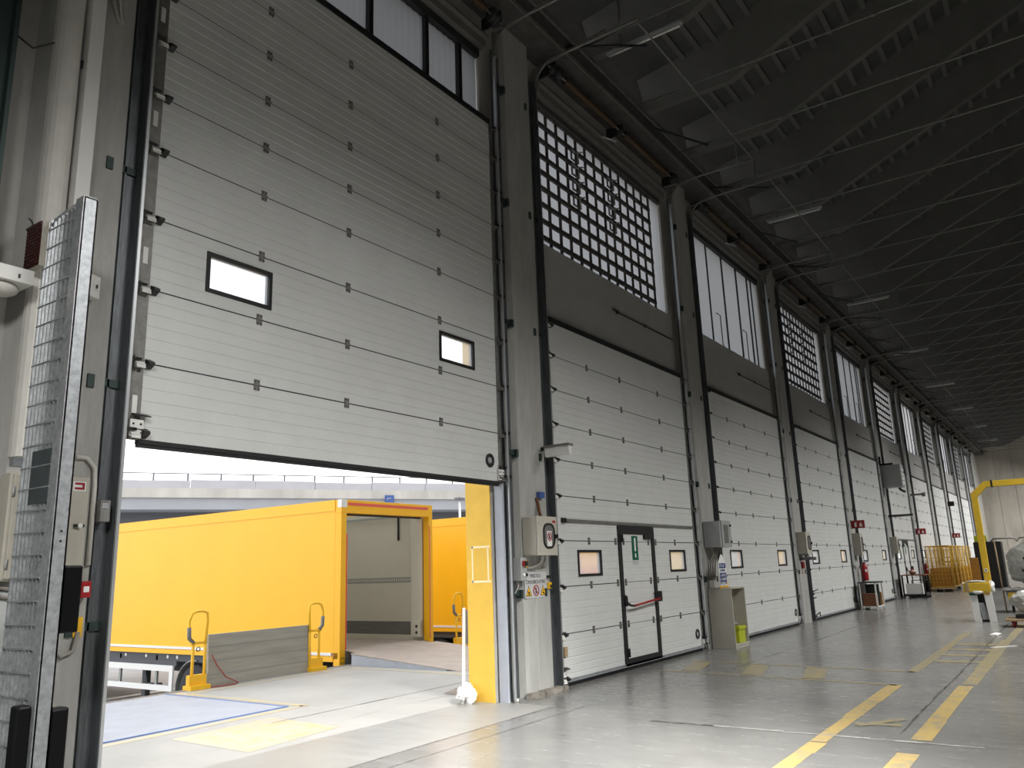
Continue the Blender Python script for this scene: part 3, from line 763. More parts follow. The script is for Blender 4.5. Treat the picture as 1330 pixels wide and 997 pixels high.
tag(m.build('mortar_fillet', 'edge_dirt', loc=(8.8, -.06, 0)), 'crumbling mortar skirt at the foot of the pillar beside the open bay', 'mortar')

# ------------------------------------------------------------------ things on pillar 2
r = thing('junction_box', 'large grey junction box on the pillar above the cream cabinet', 'control box', (14.75, -.035, 1.80))
m = MB(); m.box(14.50, 14.98, -.36, -.035, 1.79, 2.27); m.build('housing', 'grey_plastic', r, .008)
m = MB(); m.box(14.55, 15.02, -.385, -.36, 1.79, 2.28); ld = m.build('door_lid', 'grey_plastic', r, .006)
m = MB(); m.box(14.63, 14.86, -.389, -.385, 1.86, 2.20); m.build('window_pane', 'dirty_metal', ld)
for zz in (1.89, 2.19):
    m = MB(); m.cyl((14.97, -.41, zz), (14.97, -.385, zz), .022, 10); m.build('lid_screw', 'black', ld)
m = MB()
for q in range(4): m.tube([(14.56 + q * .08, -.2, 1.79), (14.56 + q * .07, -.17, 1.66), (14.52 + q * .11, -.08, 1.5), (14.56 + q * .10, -.045, 1.2)], .014, 8)
tag(m.build('cable_bundle', 'cable_grey', loc=(14.65, -.05, 1.5)), 'grey cables hanging below the large grey junction box', 'cable')
r = thing('hanging_notice', 'blue hanging notice with white lettering above the cream cabinet', 'sign', (14.53, -.32, 1.17))
NX = 14.40
m = MB(); m.prism([(NX, 1.10), (NX + .36, 1.10), (NX + .36, 1.52), (NX + .20, 1.66), (NX + .16, 1.66), (NX, 1.52)], 1, -.315, -.305); m.build('card', 'white', r)
m = MB()
m.box(NX + .02, NX + .34, -.317, -.315, 1.41, 1.50); m.box(NX + .02, NX + .34, -.317, -.315, 1.12, 1.33); m.build('blue_field', 'blue', r)
m = MB(); rnd = random.Random(3)
for zz, nn, cl in ((1.455, 3, 0), (1.37, 9, 1), (1.285, 7, 0), (1.215, 6, 0), (1.145, 8, 0)):
    for q in range(nn):
        w = .26 / nn; xx = NX + .05 + q * w
        m.box(xx, xx + w * .25, -.319, -.317 if cl == 0 else -.315, zz - .022, zz + .022, cl); m.box(xx, xx + w * .7, -.319, -.317 if cl == 0 else -.315, zz + .012 - .03 * rnd.randint(0, 1), zz + .02 - .03 * rnd.randint(0, 1) + .004, cl)
m.build('lettering', ['white', 'blue'], r)
m = MB(); m.tube([(NX + .18, -.31, 1.64), (NX + .18, -.30, 1.78)], .006, 6); m.build('hook', 'dirty_metal', r)
r = thing('notice_board', 'small yellow notice resting on top of the cream cabinet', 'sign', (14.6, -.3, 1.05))
m = MB(); m.box(14.46, 14.84, -.30, -.285, 1.035, 1.165); m.build('plate', 'safety_yellow', r)
m = MB()
for q in range(3): m.box(14.50, 14.80 - .05 * q, -.303, -.30, 1.06 + q * .033, 1.072 + q * .033)
m.build('lettering', 'orange_board', r)
r = thing('open_cabinet', 'tall cream open fronted cabinet standing at the second pillar', 'cabinet', (14.85, -.2, 0))
cx0, cx1, cy0, cy1, ch = 14.47, 15.18, -.48, -.04, 1.04
for nm, b in (('side_panel', (cx0, cx0 + .022, cy0, cy1, 0, ch)), ('side_panel', (cx1 - .022, cx1, cy0, cy1, 0, ch)), ('top_panel', (cx0 - .004, cx1 + .004, cy0 - .004, cy1, ch, ch + .022)),
              ('back_panel', (cx0 + .022, cx1 - .022, cy1 - .012, cy1, .0, ch)), ('base_shelf', (cx0 + .022, cx1 - .022, cy0, cy1 - .012, .05, .075)), ('plinth', (cx0 + .022, cx1 - .022, cy0 + .01, cy0 + .03, 0, .05))):
    m = MB(); m.box(*b); m.build(nm, 'cabinet_cream', r, .003)
r = thing('storage_box', 'lime yellow plastic box inside the cream cabinet', 'box', (14.95, -.28, .076))
m = MB(); a0, a1, b0, b1, z0, z1 = 14.76, 15.14, -.46, -.12, .077, .36
m.prism([(a0 + .02, b0 + .02), (a1 - .02, b0 + .02), (a1 - .02, b1 - .02), (a0 + .02, b1 - .02)], 2, z0, z1); m.build('tub', 'lime', r, .006)
m = MB(); m.box(a0, a1, b0, b1, z1 - .05, z1 + .008); m.build('rim', 'lime', r, .006)
m = MB(); m.ball((14.90, -.30, .40), (.10, .10, .07), 16, 10, wob=.12, seed=2); tag(m.build('rag', 'dirty_metal', loc=(14.9, -.3, .36)), 'crumpled grey rag on the lime yellow box', 'rag')
r = thing('emergency_button', 'small red mushroom button on a plate left of the blue notice', 'button', (14.22, .0, 1.35))
m = MB(); m.box(14.26, 14.34, .06, .115, 1.22, 1.44); m.build('plate', 'beige_plastic', r)
m = MB(); m.cyl((14.30, .06, 1.32), (14.30, .02, 1.32), .03, 12); m.build('button', 'red', r)

# ------------------------------------------------------------------ pillar 3
control_box(20.57, label='beige control box with a black oval window on the third pillar', sign=False, z0=1.65, z1=2.18, w=.42)
r = thing('camera_unit', 'small grey sensor unit sticking out under the control box on the third pillar', 'sensor', (20.7, -.1, 1.5))
m = MB(); m.box(20.66, 20.76, -.38, -.035, 1.50, 1.57); m.cyl((20.71, -.42, 1.535), (20.71, -.36, 1.535), .04, 12); m.build('body', 'dirty_metal', r)
m = MB(); m.box(20.68, 20.74, -.30, -.22, 1.54, 1.60); m.build('cap', 'white_plastic', r)
r = thing('alarm_point', 'small red alarm point on the third pillar', 'alarm', (20.78, -.04, 1.3))
m = MB(); m.box(20.72, 20.86, -.09, -.035, 1.30, 1.46); m.build('case', 'red', r, .006)
m = MB(); m.prism([(20.75, 1.17), (20.83, 1.17), (20.79, 1.26)], 1, -.04, -.036); m.build('label', 'red', r)
m = MB(); m.tube([(bx(3) + .0, -.05, .72), (bx(3) + .32, -.10, .76)], .012, 6); m.tube([(bx(3) + .02, -.05, .55), (bx(3) + .14, -.08, .57)], .014, 6); m.tube([(bx(3) + .05, -.06, .14), (bx(3) + .25, -.10, .2), (bx(3) + .33, -.08, .10)], .014, 6)
tag(m.build('door_latch', 'dark_steel', loc=(bx(3) + .1, -.05, .5)), 'dark latch levers at the lower left corner of the third closed door', 'latch')

# ------------------------------------------------------------------ pillar 4, 6, 8, 10: flag signs + extinguishers
def flag_sign(x, label, z=2.40):
    r = thing('flag_sign', label, 'sign', (x, -.04, z))
    m = MB(); m.box(x, x + .012, -.44, -.06, z, z + .24); m.build('plate', 'red', r)
    m = MB(); m.box(x - .002, x, -.20, -.14, z + .04, z + .15); m.box(x - .002, x, -.185, -.155, z + .15, z + .18); m.box(x - .002, x, -.22, -.17, z + .175, z + .185)   # extinguisher pictogram
    m.prism([(-.38, z + .05), (-.28, z + .05), (-.30, z + .13), (-.33, z + .19), (-.355, z + .12)], 0, x - .002, x); m.build('pictogram', 'white', r)
    m = MB(); m.box(x - .01, x + .022, -.06, -.03, z - .02, z + .26); m.build('bracket', 'dirty_metal', r)
    return r
def extinguisher(x, y, z, label):
    r = thing('fire_extinguisher', label, 'fire extinguisher', (x, y, z))
    m = MB(); m.lathe([(.07, 0), (.085, .02), (.09, .05), (.09, .40), (.075, .46), (.035, .50), (.03, .52)], (x, y, z), 2, 18); m.build('cylinder', 'red', r)
    m = MB(); m.box(x - .02, x + .02, y - .03, y + .02, z + .52, z + .56); m.obox((x, y - .06, z + .585), (.02, .14, .015), (.3, 0, 0)); m.obox((x, y - .05, z + .545), (.02, .12, .012), (-.1, 0, 0)); m.build('valve', 'black', r)
    m = MB(); m.tube([(x + .03, y, z + .53), (x + .12, y - .02, z + .50), (x + .13, y - .02, z + .3), (x + .10, y - .02, z + .08)], .012, 8); m.build('hose', 'black', r)
    m = MB(); m.obox((x - .075, y - .055, z + .30), (.012, .06, .08), (0, 0, .6)); m.build('label', 'white_plastic', r)
    return r
flag_sign(26.66, 'red extinguisher flag sign nearest the open bay, above the slim beige box')
control_box(26.62, z0=1.58, z1=2.25, w=.34, label='slim beige box with an oval window under the nearest red flag sign', sign=False)
extinguisher(26.80, -.24, .82, 'red fire extinguisher hanging above the small table')
control_box(32.66, z0=1.62, z1=2.22, w=.40, label='grey beige control box on the pillar with the big grey box high up', sign=False)
flag_sign(38.70, 'red extinguisher flag sign in the middle, left of the yellow cages')
extinguisher(38.9, -.22, .64, 'red fire extinguisher on the pillar left of the yellow cages')
flag_sign(50.78, 'red extinguisher flag sign above the yellow cages')
flag_sign(62.87, 'farthest red extinguisher flag sign, right of the yellow arm')
r = thing('heater_unit', 'big grey metal box mounted high on the fifth pillar', 'heater', (32.9, -.1, 4.1))
m = MB(); m.box(32.53, 33.10, -.75, -.037, 4.02, 4.85); m.build('casing', 'grey_plastic', r, .01)
m = MB(); m.box(33.10, 33.13, -.72, -.06, 4.06, 4.80)
for q in range(4): m.box(32.58, 33.06, -.765, -.75, 4.12 + q * .16, 4.22 + q * .16)
m.build('outlet_louvre', 'white_plastic', r)
m = MB(); m.tube([(33.0, -.55, 4.02), (33.05, -.6, 3.93), (33.12, -.72, 3.86)], .045, 10); m.build('spout', 'black', r)
m = MB(); m.box(32.62, 32.70, -.5, -.035, 4.85, 4.93); m.box(32.60, 32.64, -.10, -.035, 4.9, 5.2); m.build('bracket', 'dark_steel', r)
r = thing('wall_lamp', 'dark batten lamp on an arm below the big grey box', 'lamp', (33.1, -.04, 2.95))
m = MB(); m.box(33.0, 33.06, -.16, -.03, 2.95, 3.03); m.build('bracket', 'dark_steel', r)
m = MB(); m.box(32.98, 33.09, -.88, -.14, 2.97, 3.03); m.build('hood', 'dark_steel', r)
m = MB(); m.cyl((33.035, -.85, 2.955), (33.035, -.18, 2.955), .022, 10); m.build('tube', 'white_plastic', r)
m = MB(); m.box(38.72, 38.80, -.5, -.035, 4.06, 4.14); m.box(38.70, 38.83, -.62, -.48, 4.0, 4.16)
tag(m.build('wall_lamp', 'dirty_metal', loc=(38.76, -.04, 4.05)), 'small grey floodlight on the pillar before the yellow cages', 'lamp')
r = thing('wall_camera', 'black camera on the white door above the yellow cages', 'camera', (52.0, -.05, 4.1))
m = MB(); m.box(51.1, 51.3, -.35, -.03, 4.15, 4.40); m.build('body', 'black', r)

# small work tables
r = thing('work_table', 'small grey topped table with shelves under the nearest fire extinguisher', 'table', (26.5, -.4, 0))
X0, X1, Y0, Y1, H = 25.95, 26.95, -.66, -.18, .80
m = MB(); m.box(X0 - .02, X1 + .02, Y0 - .02, Y1 + .02, H - .03, H); m.build('table_top', 'dark_steel', r)
for xx, yy in ((X0, Y0), (X1 - .04, Y0), (X0, Y1 - .04), (X1 - .04, Y1 - .04)):
    m = MB(); m.box(xx, xx + .04, yy, yy + .04, .0, H - .03); m.build('leg', 'white_plastic', r)
m = MB(); m.box(X0, X1, Y0, Y1, .08, .105); m.build('shelf', 'white_plastic', r)
m = MB(); m.box(X0, X1, Y1 - .012, Y1, .1, H - .03); m.build('back_panel', 'door_white', r)
m = MB(); m.box(26.02, 26.42, -.6, -.25, .107, .46); tag(m.build('cardboard_box', 'brown_box', loc=(26.2, -.4, .107), bevel=.004), 'dark brown box on the lower shelf of the small grey topped table', 'box')
m = MB(); m.box(26.50, 26.62, -.62, -.25, .107, .72); tag(m.build('folder_stack', 'green_steel', loc=(26.56, -.4, .107)), 'dark upright folder beside the brown box under the table', 'folder')
m = MB(); m.box(26.78, 26.88, -.62, -.3, .107, .48); tag(m.build('board_offcut', 'orange_board', loc=(26.83, -.4, .107)), 'orange brown board leaning at the right of the table shelf', 'board')
r = thing('work_table', 'black framed work table in front of the far narrow pass door', 'table', (33.4, -.5, 0))
X0, X1, Y0, Y1, H = 32.6, 33.7, -1.0, -.25, .84
m = MB(); m.box(X0 - .02, X1 + .02, Y0 - .02, Y1 + .02, H - .03, H); m.build('table_top', 'brown_box', r)
for xx, yy in ((X0, Y0), (X1 - .05, Y0), (X0, Y1 - .05), (X1 - .05, Y1 - .05)):
    m = MB(); m.box(xx, xx + .05, yy, yy + .05, .0, H - .03); m.build('leg', 'black', r)
m = MB(); m.box(X0, X1, Y0, Y1, .10, .16); m.build('shelf', 'black', r)
m = MB(); m.box(X0 + .1, X0 + .5, Y0 + .1, Y1 - .1, .161, .52); tag(m.build('paper_box', 'white_plastic', loc=(X0 + .3, -.6, .161), bevel=.004), 'white box on the shelf of the black framed table', 'box')
m = MB(); m.ball((32.95, -.6, .90), (.16, .12, .06), 14, 8, wob=.15, seed=4); tag(m.build('parcel', 'brown_box', loc=(32.95, -.6, .85)), 'small brown parcel on the black framed table', 'parcel')
m = MB(); m.box(33.75, 33.8, -.98, -.3, 0, .06); m.tube([(33.78, -.95, 0.03), (33.78, -.95, .62), (33.78, -.4, .62), (33.78, -.4, .03)], .02, 6)
tag(m.build('hand_trolley', 'black', loc=(33.78, -.6, 0)), 'low black trolley frame beside the black framed table', 'trolley')

# ------------------------------------------------------------------ yellow mesh roll cages
def roll_cage(x, label):
    r = thing('roll_cage', label, 'roll cage', (x, -.75, 0), 'yellow roll cages along the wall')
    X0, X1, Y0, Y1, Z0, Z1 = x, x + 1.15, -1.20, -.32, .20, 1.88
    m = MB(); m.box(X0, X1, Y0, Y1, Z0 - .05, Z0); m.build('base', 'wood', r)
    for xx in (X0, X1):
        for yy in (Y0, Y1):
            m = MB(); m.cyl((xx, yy, Z0), (xx, yy, Z1), .018, 8); m.build('corner_post', 'cage_yellow', r)
    def mesh(nm, p, q, n, rows):
        m = MB(); p, q = Vector(p), Vector(q)
        for i in range(n + 1):
            c = p.lerp(q, i / n); m.tube([(c.x, c.y, Z0), (c.x, c.y, Z1)], .0045, 4)
        for j in range(rows + 1):
            z = Z0 + (Z1 - Z0) * j / rows; m.tube([(p.x, p.y, z), (q.x, q.y, z)], .005 if 0 < j < rows else .016, 5)
        m.build(nm, 'cage_yellow', r)
    mesh('mesh_panel', (X0, Y0, 0), (X0, Y1, 0), 7, 10); mesh('mesh_panel', (X1, Y0, 0), (X1, Y1, 0), 5, 7); mesh('mesh_panel', (X0, Y1, 0), (X1, Y1, 0), 6, 7); mesh('mesh_gate', (X0, Y0, 0), (X1, Y0, 0), 6, 7)
    m = MB(); m.box(X0 + .05, X1 - .05, Y0 + .05, Y1 - .05, .21, .95); m.build('load_board', 'orange_board', r)
    for xx in (X0 + .08, X1 - .08):
        for yy in (Y0 + .08, Y1 - .08):
            m = MB(); m.cyl((xx, yy - .018, .06), (xx, yy + .018, .06), .06, 14); m.box(xx - .02, xx + .02, yy - .03, yy + .03, .06, .15); m.build('castor', 'black', r)
    return r
rc = roll_cage(38.75, 'yellow mesh roll cage nearest the red fire extinguisher')
for q in range(1, 6):
    dup(rc, rc.location + Vector((1.3 * q, 0, 0)), 'yellow mesh roll cage, %s in the row along the far doors' % ORD[q])
m = MB()
for q in range(3): m.box(38.4, 38.5, -.5 - .38 * q, -.4 - .38 * q, 0, .1); m.box(38.3, 38.7, -.52 - .38 * q, -.38 - .38 * q, .1, .125)
for q in range(3): m.box(38.28 + .16 * q, 38.4 + .16 * q, -1.3, -.36, .125, .15)
tag(m.build('pallet', 'wood', loc=(38.5, -.8, 0)), 'pale wooden pallet on the floor before the yellow cages', 'pallet')
# sheets lying on cage loads
m = MB(); m.box(38.9, 39.5, -1.1, -.5, 1.025, 1.04); tag(m.build('paper_sheet', 'white', loc=(39.2, -.8, 1.03)), 'white sheet lying on the load of the nearest yellow cage', 'paper')

# ------------------------------------------------------------------ yellow lifting arm
r = thing('lifting_arm', 'yellow lifting arm on a metal base with a strapped yellow box', 'crane', (21.7, -3.75, 0))
bxx, byy = 21.75, -3.72
for sy in (-.20, .10):
    m = MB(); m.prism([(byy + sy - .07, .0), (byy + sy + .07, .0), (byy + sy + .11, .66), (byy + sy - .05, .66)], 0, bxx - .28, bxx - .2); m.build('leg', 'white_plastic', r)
for sy in (-.16, .16):
    m = MB(); m.prism([(byy + sy - .06, .0), (byy + sy + .04, .0), (byy + sy + .08, .66), (byy + sy - .02, .66)], 0, bxx + .12, bxx + .2); m.build('leg', 'galvanised', r)
m = MB(); m.box(bxx - .2, bxx + .16, byy - .22, byy + .14, .0, .04); m.box(bxx - .16, bxx + .1, byy - .20, byy + .12, .08, .62); m.build('counterweight', 'black', r)
m = MB(); m.prism([(byy - .13, .05), (byy + .0, .05), (byy + .05, .42), (byy - .06, .42)], 0, bxx - .24, bxx - .18); m.build('cover_sheet', 'galvanised', r)
m = MB(); m.box(bxx - .32, bxx + .22, byy - .24, byy + .30, .66, .86); m.build('strapped_box', 'crane_yellow', r, .01)
m = MB(); m.box(bxx - .34, bxx + .24, byy + .18, byy + .24, .655, .868); m.build('strap', 'wood', r)
m = MB(); m.ball((bxx - .26, byy + .28, .77), (.06, .05, .10), 18, 12, wob=.4, seed=5); m.ball((bxx - .1, byy - .25, .77), (.14, .06, .12), 18, 12, wob=.4, seed=6); m.ball((bxx, byy + .05, .885), (.16, .2, .025), 12, 8, wob=.3, seed=8); m.ball((bxx - .3, byy + .02, .655), (.05, .12, .04), 12, 8, wob=.2, seed=9); m.build('plastic_film', 'bag_plastic', r)
m = MB(); m.box(bxx - .285, bxx - .28, byy + .05, byy + .20, .585, .635, 0); m.box(bxx - .285, bxx - .28, byy - .22, byy - .08, .60, .64, 1); m.build('sticker', ['green', 'safety_yellow'], r)
m = MB()
s = .068; cyy = -3.90
path = [(cyy, .86), (cyy, 2.86), (cyy - .26, 3.10), (-6.8, 3.10)]
L_ = [(cyy + s, .86), (cyy + s, 2.90), (cyy - .235, 3.10 + s), (-6.8, 3.10 + s)]; R_ = [(cyy - s, .86), (cyy - s, 2.82), (cyy - .285, 3.10 - s), (-6.8, 3.10 - s)]
for i in range(3):
    m.prism([L_[i], L_[i + 1], R_[i + 1], R_[i]], 0, bxx + .12, bxx + .26)
m.build('boom', 'crane_yellow', r, .008)
m = MB(); m.cyl((bxx + .10, cyy, 1.13), (bxx + .12, cyy, 1.13), .04, 14, 0); m.cyl((bxx + .095, cyy, 1.13), (bxx + .12, cyy, 1.13), .018, 10, 1); m.box(bxx + .115, bxx + .265, -4.32, -4.28, 3.02, 3.18, 1); m.build('bolt_plate', ['white_plastic', 'black'], r)

# ------------------------------------------------------------------ wrapped bundles, black rack at right
r = thing('wrapped_bundle', 'large plastic wrapped round bundle hanging on the frame at the right edge', 'bundle', (25.2, -4.65, .62))
m = MB(); m.ball((25.3, -4.72, 1.22), (.52, .62, .57), 72, 48, wob=.16, seed=11); m.build('wrapping', 'plastic_wrap', r)
for q, (yy, zz) in enumerate(((-4.55, 1.35), (-4.48, 1.05))):
    m = MB(); m.lathe([(.0, -.02), (.035, -.02), (.04, 0)], (24.78, yy, zz), 0, 10); m.build('hole_plug', 'black', r)
r = thing('gantry_stand', 'thin pale frame with a rail above the large wrapped bundle', 'frame', (25.3, -4.6, 0))
m = MB(); m.tube([(25.0, -3.95, 0), (25.0, -3.92, 1.87)], .018, 8); m.tube([(25.0, -5.4, 0), (25.0, -5.4, 1.87)], .018, 8); m.build('post', 'wood', r)
m = MB(); m.tube([(25.0, -3.85, 1.80), (25.0, -3.9, 1.88), (25.0, -4.38, 1.88), (25.0, -4.44, 1.80), (25.0, -4.5, 1.88), (25.0, -5.4, 1.88)], .022, 8); m.build('top_rail', 'dirty_metal', r)
m = MB(); m.box(24.8, 25.8, -5.4, -4.02, .42, .52, 0); m.box(24.78, 24.82, -5.4, -4.05, .30, .50, 1); m.build('deck', ['dirty_metal', 'crane_yellow'], r)
for yy in (-4.1, -5.3):
    m = MB(); m.box(25.6, 25.66, yy, yy + .06, 0, .42); m.build('leg', 'dark_steel', r)
m = MB()
for q in range(5): m.ball((24.95, -4.05 - .22 * q, .57), (.12, .14, .06), 12, 8, wob=.2, seed=20 + q)
tag(m.build('plastic_offcut', 'plastic_wrap', loc=(24.95, -4.4, .52)), 'crumpled plastic film below the large wrapped bundle', 'plastic film')
r = thing('black_rack', 'tall black covered rack behind the yellow lifting arm', 'rack', (40, -2.5, 0))
m = MB(); m.box(39.6, 40.6, -3.05, -2.05, .12, 1.98); m.build('cover', 'black', r, .02)
m = MB(); m.box(39.55, 40.65, -3.1, -2.0, .06, .12); m.build('base', 'dark_steel', r)
for xx in (39.65, 40.55):
    for yy in (-3.0, -2.1):
        m = MB(); m.cyl((xx, yy - .02, .04), (xx, yy + .02, .04), .04, 10); m.build('castor', 'black', r)
m = MB(); m.box(39.7, 40.1, -2.55, -2.1, 1.985, 2.25); tag(m.build('carton', 'lime', loc=(39.9, -2.3, 1.985), bevel=.01), 'bright yellow carton on top of the tall black rack', 'carton')
m = MB(); m.box(39.75, 40.1, -2.95, -2.62, 1.985, 2.15); tag(m.build('film_roll', 'bag_plastic', loc=(39.9, -2.8, 1.985)), 'white plastic film hanging over the black rack', 'plastic film')
m = MB(); m.box(37.4, 37.45, -2.35, -2.05, .1, 1.35); m.box(37.38, 37.47, -2.4, -2.0, .0, .1)
tag(m.build('red_panel', 'orange_board', loc=(37.4, -2.2, 0)), 'rust red panel standing between the yellow arm and the black rack', 'panel')
r = thing('platform_dolly', 'low wooden dolly with a red castor at the right edge', 'dolly', (20.3, -4.7, 0))
m = MB(); m.box(19.9, 20.7, -5.3, -4.26, .13, .17); m.build('deck', 'wood', r, .004)
m = MB(); m.box(20.1, 20.6, -5.3, -4.45, .17, .24); m.build('mat', 'black', r)
for xx, yy in ((20.0, -4.40), (20.6, -4.40), (20.0, -5.2), (20.6, -5.2)):
    m = MB(); m.cyl((xx, yy - .02, .06), (xx, yy + .02, .06), .06, 16); m.box(xx - .025, xx + .025, yy - .03, yy + .03, .07, .13); m.build('castor', 'red', r)
r = thing('wrapped_roll', 'small white plastic wrapped roll on the wooden dolly', 'bundle', (20.3, -4.75, .24))
m = MB(); m.ball((20.35, -4.73, .50), (.32, .34, .23), 60, 40, wob=.20, seed=13); m.build('wrapping', 'plastic_wrap', r)
m = MB(); m.add([(18.16, -4.10, .006), (18.36, -4.16, .004), (18.30, -4.30, .02), (18.10, -4.24, .004), (18.22, -4.2, .045)], [(0, 1, 4), (1, 2, 4), (2, 3, 4), (3, 0, 4), (3, 2, 1, 0)])
tag(m.build('paper_scrap', 'white', loc=(18.2, -4.2, 0)), 'crumpled white paper scrap on the floor near the lifting arm', 'paper')
m = MB(); m.obox((15.9, -4.49, .006), (.06, .50, .008), (0, 0, .85))
tag(m.build('plastic_strip', 'white', loc=(15.9, -4.49, 0)), 'thin white strip lying across the right walkway line', 'strip')

# ------------------------------------------------------------------ left foreground
r = thing('mesh_guard', 'galvanised steel grating guard standing at the left of the raised door', 'guard', (2.43, -.65, 0))
PX, PY0, PY1 = 2.43, -.70, -.22
m = MB(); m.box(PX - .0, PX + .092, PY0, PY0 + .01, .0, 4.05); m.box(PX - .006, PX + .01, PY0, PY0 + .095, .0, 4.05); m.box(PX + .082, PX + .092, PY0, PY0 + .05, 0, 4.05); m.box(PX, PX + .092, PY0, PY0 + .09, 4.04, 4.055)
for zz in (1.78, 1.84): m.cyl((PX + .05, PY0 - .001, zz), (PX + .05, PY0 + .002, zz), .008, 8, 1)
m.build('post', ['galvanised', 'black'], r)
m = MB(); n = 8
for i in range(n + 1):
    yy = PY0 + .09 + (PY1 - PY0 - .09) * i / n; m.box(PX - .005, PX + .013, yy - .003, yy + .003, .05, 4.0)
zz = .05
while zz < 4.05:
    m.box(PX - .012, PX - .004, PY0 + .09, PY1 + .002, zz - .004, zz + .004); zz += .138
m.tube([(PX + .01, PY0 + .09, 4.03), (PX + .01, PY1 - .12, 4.0), (PX + .01, PY1, 3.93)], .01, 6)
m.build('grating', ['galvanised'], r)
m = MB(); m.box(PX - .010, PX - .006, PY0 + .095, PY0 + .34, 2.02, 2.36); m.build('backing_plate', 'slate_plate', r)
m = MB(); m.box(PX - .06, PX + .03, PY1, -.17, 2.28, 2.34); m.build('wall_fixing', 'galvanised', r)
m = MB(); m.box(PX + .095, PX + .215, PY0 + .02, PY0 + .10, 1.235, 1.635); m.build('photocell_cover', 'black_gloss', r, .012)
m = MB(); m.box(PX + .095, PX + .205, PY0 + .02, PY0 + .12, .0, .81); m.build('rubber_buffer', 'black_gloss', r, .015)
m = MB(); m.box(PX - .09, PX - .012, PY0 + .02, PY0 + .12, .0, .85); m.build('rubber_buffer', 'black_gloss', r, .015)

m = MB()
seg = [(2.41 + .10 * (1 - math.cos(t)), -.037 - .11 * math.sin(t)) for t in [PI * q / 10 for q in range(11)]]
m.prism(seg, 2, 2.36, 9.4, 0, False)
tag(m.build('pipe_cover', 'duct_white', loc=(2.5, -.037, 2.36)), 'wide off-white half round pipe cover on the wall above the left cabinet', 'pipe')
m = MB(); m.box(2.62, 2.725, -.15, -.037, 3.9, 9.4)
tag(m.build('cable_trunking', 'white_plastic', loc=(2.67, -.04, 3.9)), 'narrow white cable trunking left of the raised door', 'trunking')
m = MB(); m.tube([(2.80, -.06, 9.3), (2.79, -.06, 6.4), (2.82, -.06, 6.1), (2.88, -.06, 5.95)], .016, 8); m.tube([(2.84, -.06, 9.3), (2.84, -.06, 6.3), (2.90, -.06, 5.95)], .014, 8)
tag(m.build('loose_cable', 'cable_grey', loc=(2.82, -.05, 6)), 'two loose cables hanging beside the white trunking', 'cable')
m = MB(); m.tube([(2.10, .09, 5.55), (2.3, .02, 5.42), (2.42, -.06, 5.5), (2.62, -.08, 5.42)], .007, 6); m.box(2.60, 2.64, -.09, -.07, 5.38, 5.44)
tag(m.build('tie_wire', 'dark_steel', loc=(2.3, .05, 5.5)), 'thin dark wire slung across the pipe cover', 'wire')
m = MB(); m.box(1.85, 2.12, -.06, .11, 0.02, 9.3); m.box(2.12, 2.15, -.10, .11, .02, 9.3)
tag(m.build('door_edge_post', 'green_steel', loc=(2.0, 0, 0)), 'dark green steel upright at the left edge of the photo', 'post')
r = thing('signal_lamp', 'dark red honeycomb signal lamp above the steel grating guard', 'lamp', (2.42, -.08, 3.85))
m = MB(); m.box(2.375, 2.418, -.27, -.06, 3.65, 3.98); m.build('case', 'beige_plastic', r, .003)
m = MB(); m.box(2.368, 2.375, -.268, -.062, 3.655, 3.975)
for a in range(7):
    for b in range(12): m.cyl((2.362, -.25 + a * .028, 3.675 + b * .0255), (2.369, -.25 + a * .028, 3.675 + b * .0255), .010, 6)
m.build('lens', 'signal_red', r)
m = MB(); m.box(2.385, 2.41, -.20, -.0, 3.98, 3.995); m.tube([(2.39, -.1, 3.99), (2.38, -.08, 4.03), (2.37, -.06, 4.05)], .006, 6); m.build('bracket', 'dark_steel', r)
r = thing('emergency_light', 'white emergency light on the wall left of the steel grating guard', 'lamp', (2.3, -.05, 3.5))
m = MB(); m.box(1.95, 2.36, -.26, -.03, 3.50, 3.60); m.box(2.26, 2.275, -.263, -.26, 3.525, 3.555, 1); m.build('body', ['white_plastic', 'black'], r, .01)
m = MB(); m.ball((2.20, -.14, 3.47), (.12, .09, .06), 18, 10); m.build('dome', 'duct_white', r)
m = MB(); m.tube([(2.36, -.1, 3.60), (2.42, -.1, 3.63), (2.52, -.12, 3.64)], .01, 6); m.build('cable', 'cable_grey', r)
r = thing('wall_sensor', 'small white sensor box on the wall right of the galvanised post', 'sensor', (2.9, -.04, 3.62))
m = MB(); m.obox((2.83, -.09, 3.66), (.10, .07, .17), (0, 0, .35)); m.obox((2.855, -.128, 3.66), (.012, .01, .03), (0, 0, .35), 1); m.build('case', ['white_plastic', 'black'], r, .01)
# left control cabinet
r = thing('control_cabinet', 'large beige control cabinet behind the steel grating guard', 'control box', (2.7, -.05, 1.6))
X0, X1, Y0, Y1, Z0, Z1 = 2.385, 2.90, -.20, -.037, 1.555, 2.245
m = MB(); m.box(X0, X1, Y0 + .03, Y1, Z0, Z1); m.build('housing', 'beige_plastic', r, .006)
m = MB(); m.box(X0 + .015, X1 - .055, Y0, Y0 + .028, Z0 + .012, Z1 - .012); d = m.build('cabinet_door', 'beige_plastic', r, .004)
def rrect(cx, cz, a, b, rad, n=6):
    P_ = []
    for qx, qz, t0 in ((1, 1, 0), (-1, 1, PI / 2), (-1, -1, PI), (1, -1, 3 * PI / 2)):
        for i in range(n + 1):
            t = t0 + PI / 2 * i / n; P_.append((cx + qx * (a - rad) + rad * math.cos(t), cz + qz * (b - rad) + rad * math.sin(t)))
    return P_
m = MB(); pts = [(p[0], Y0 - .006, p[1]) for p in rrect(2.605, 1.885, .135, .235, .08)]; m.tube(pts, .024, 8, 0, True); m.build('window_gasket', 'black', d)
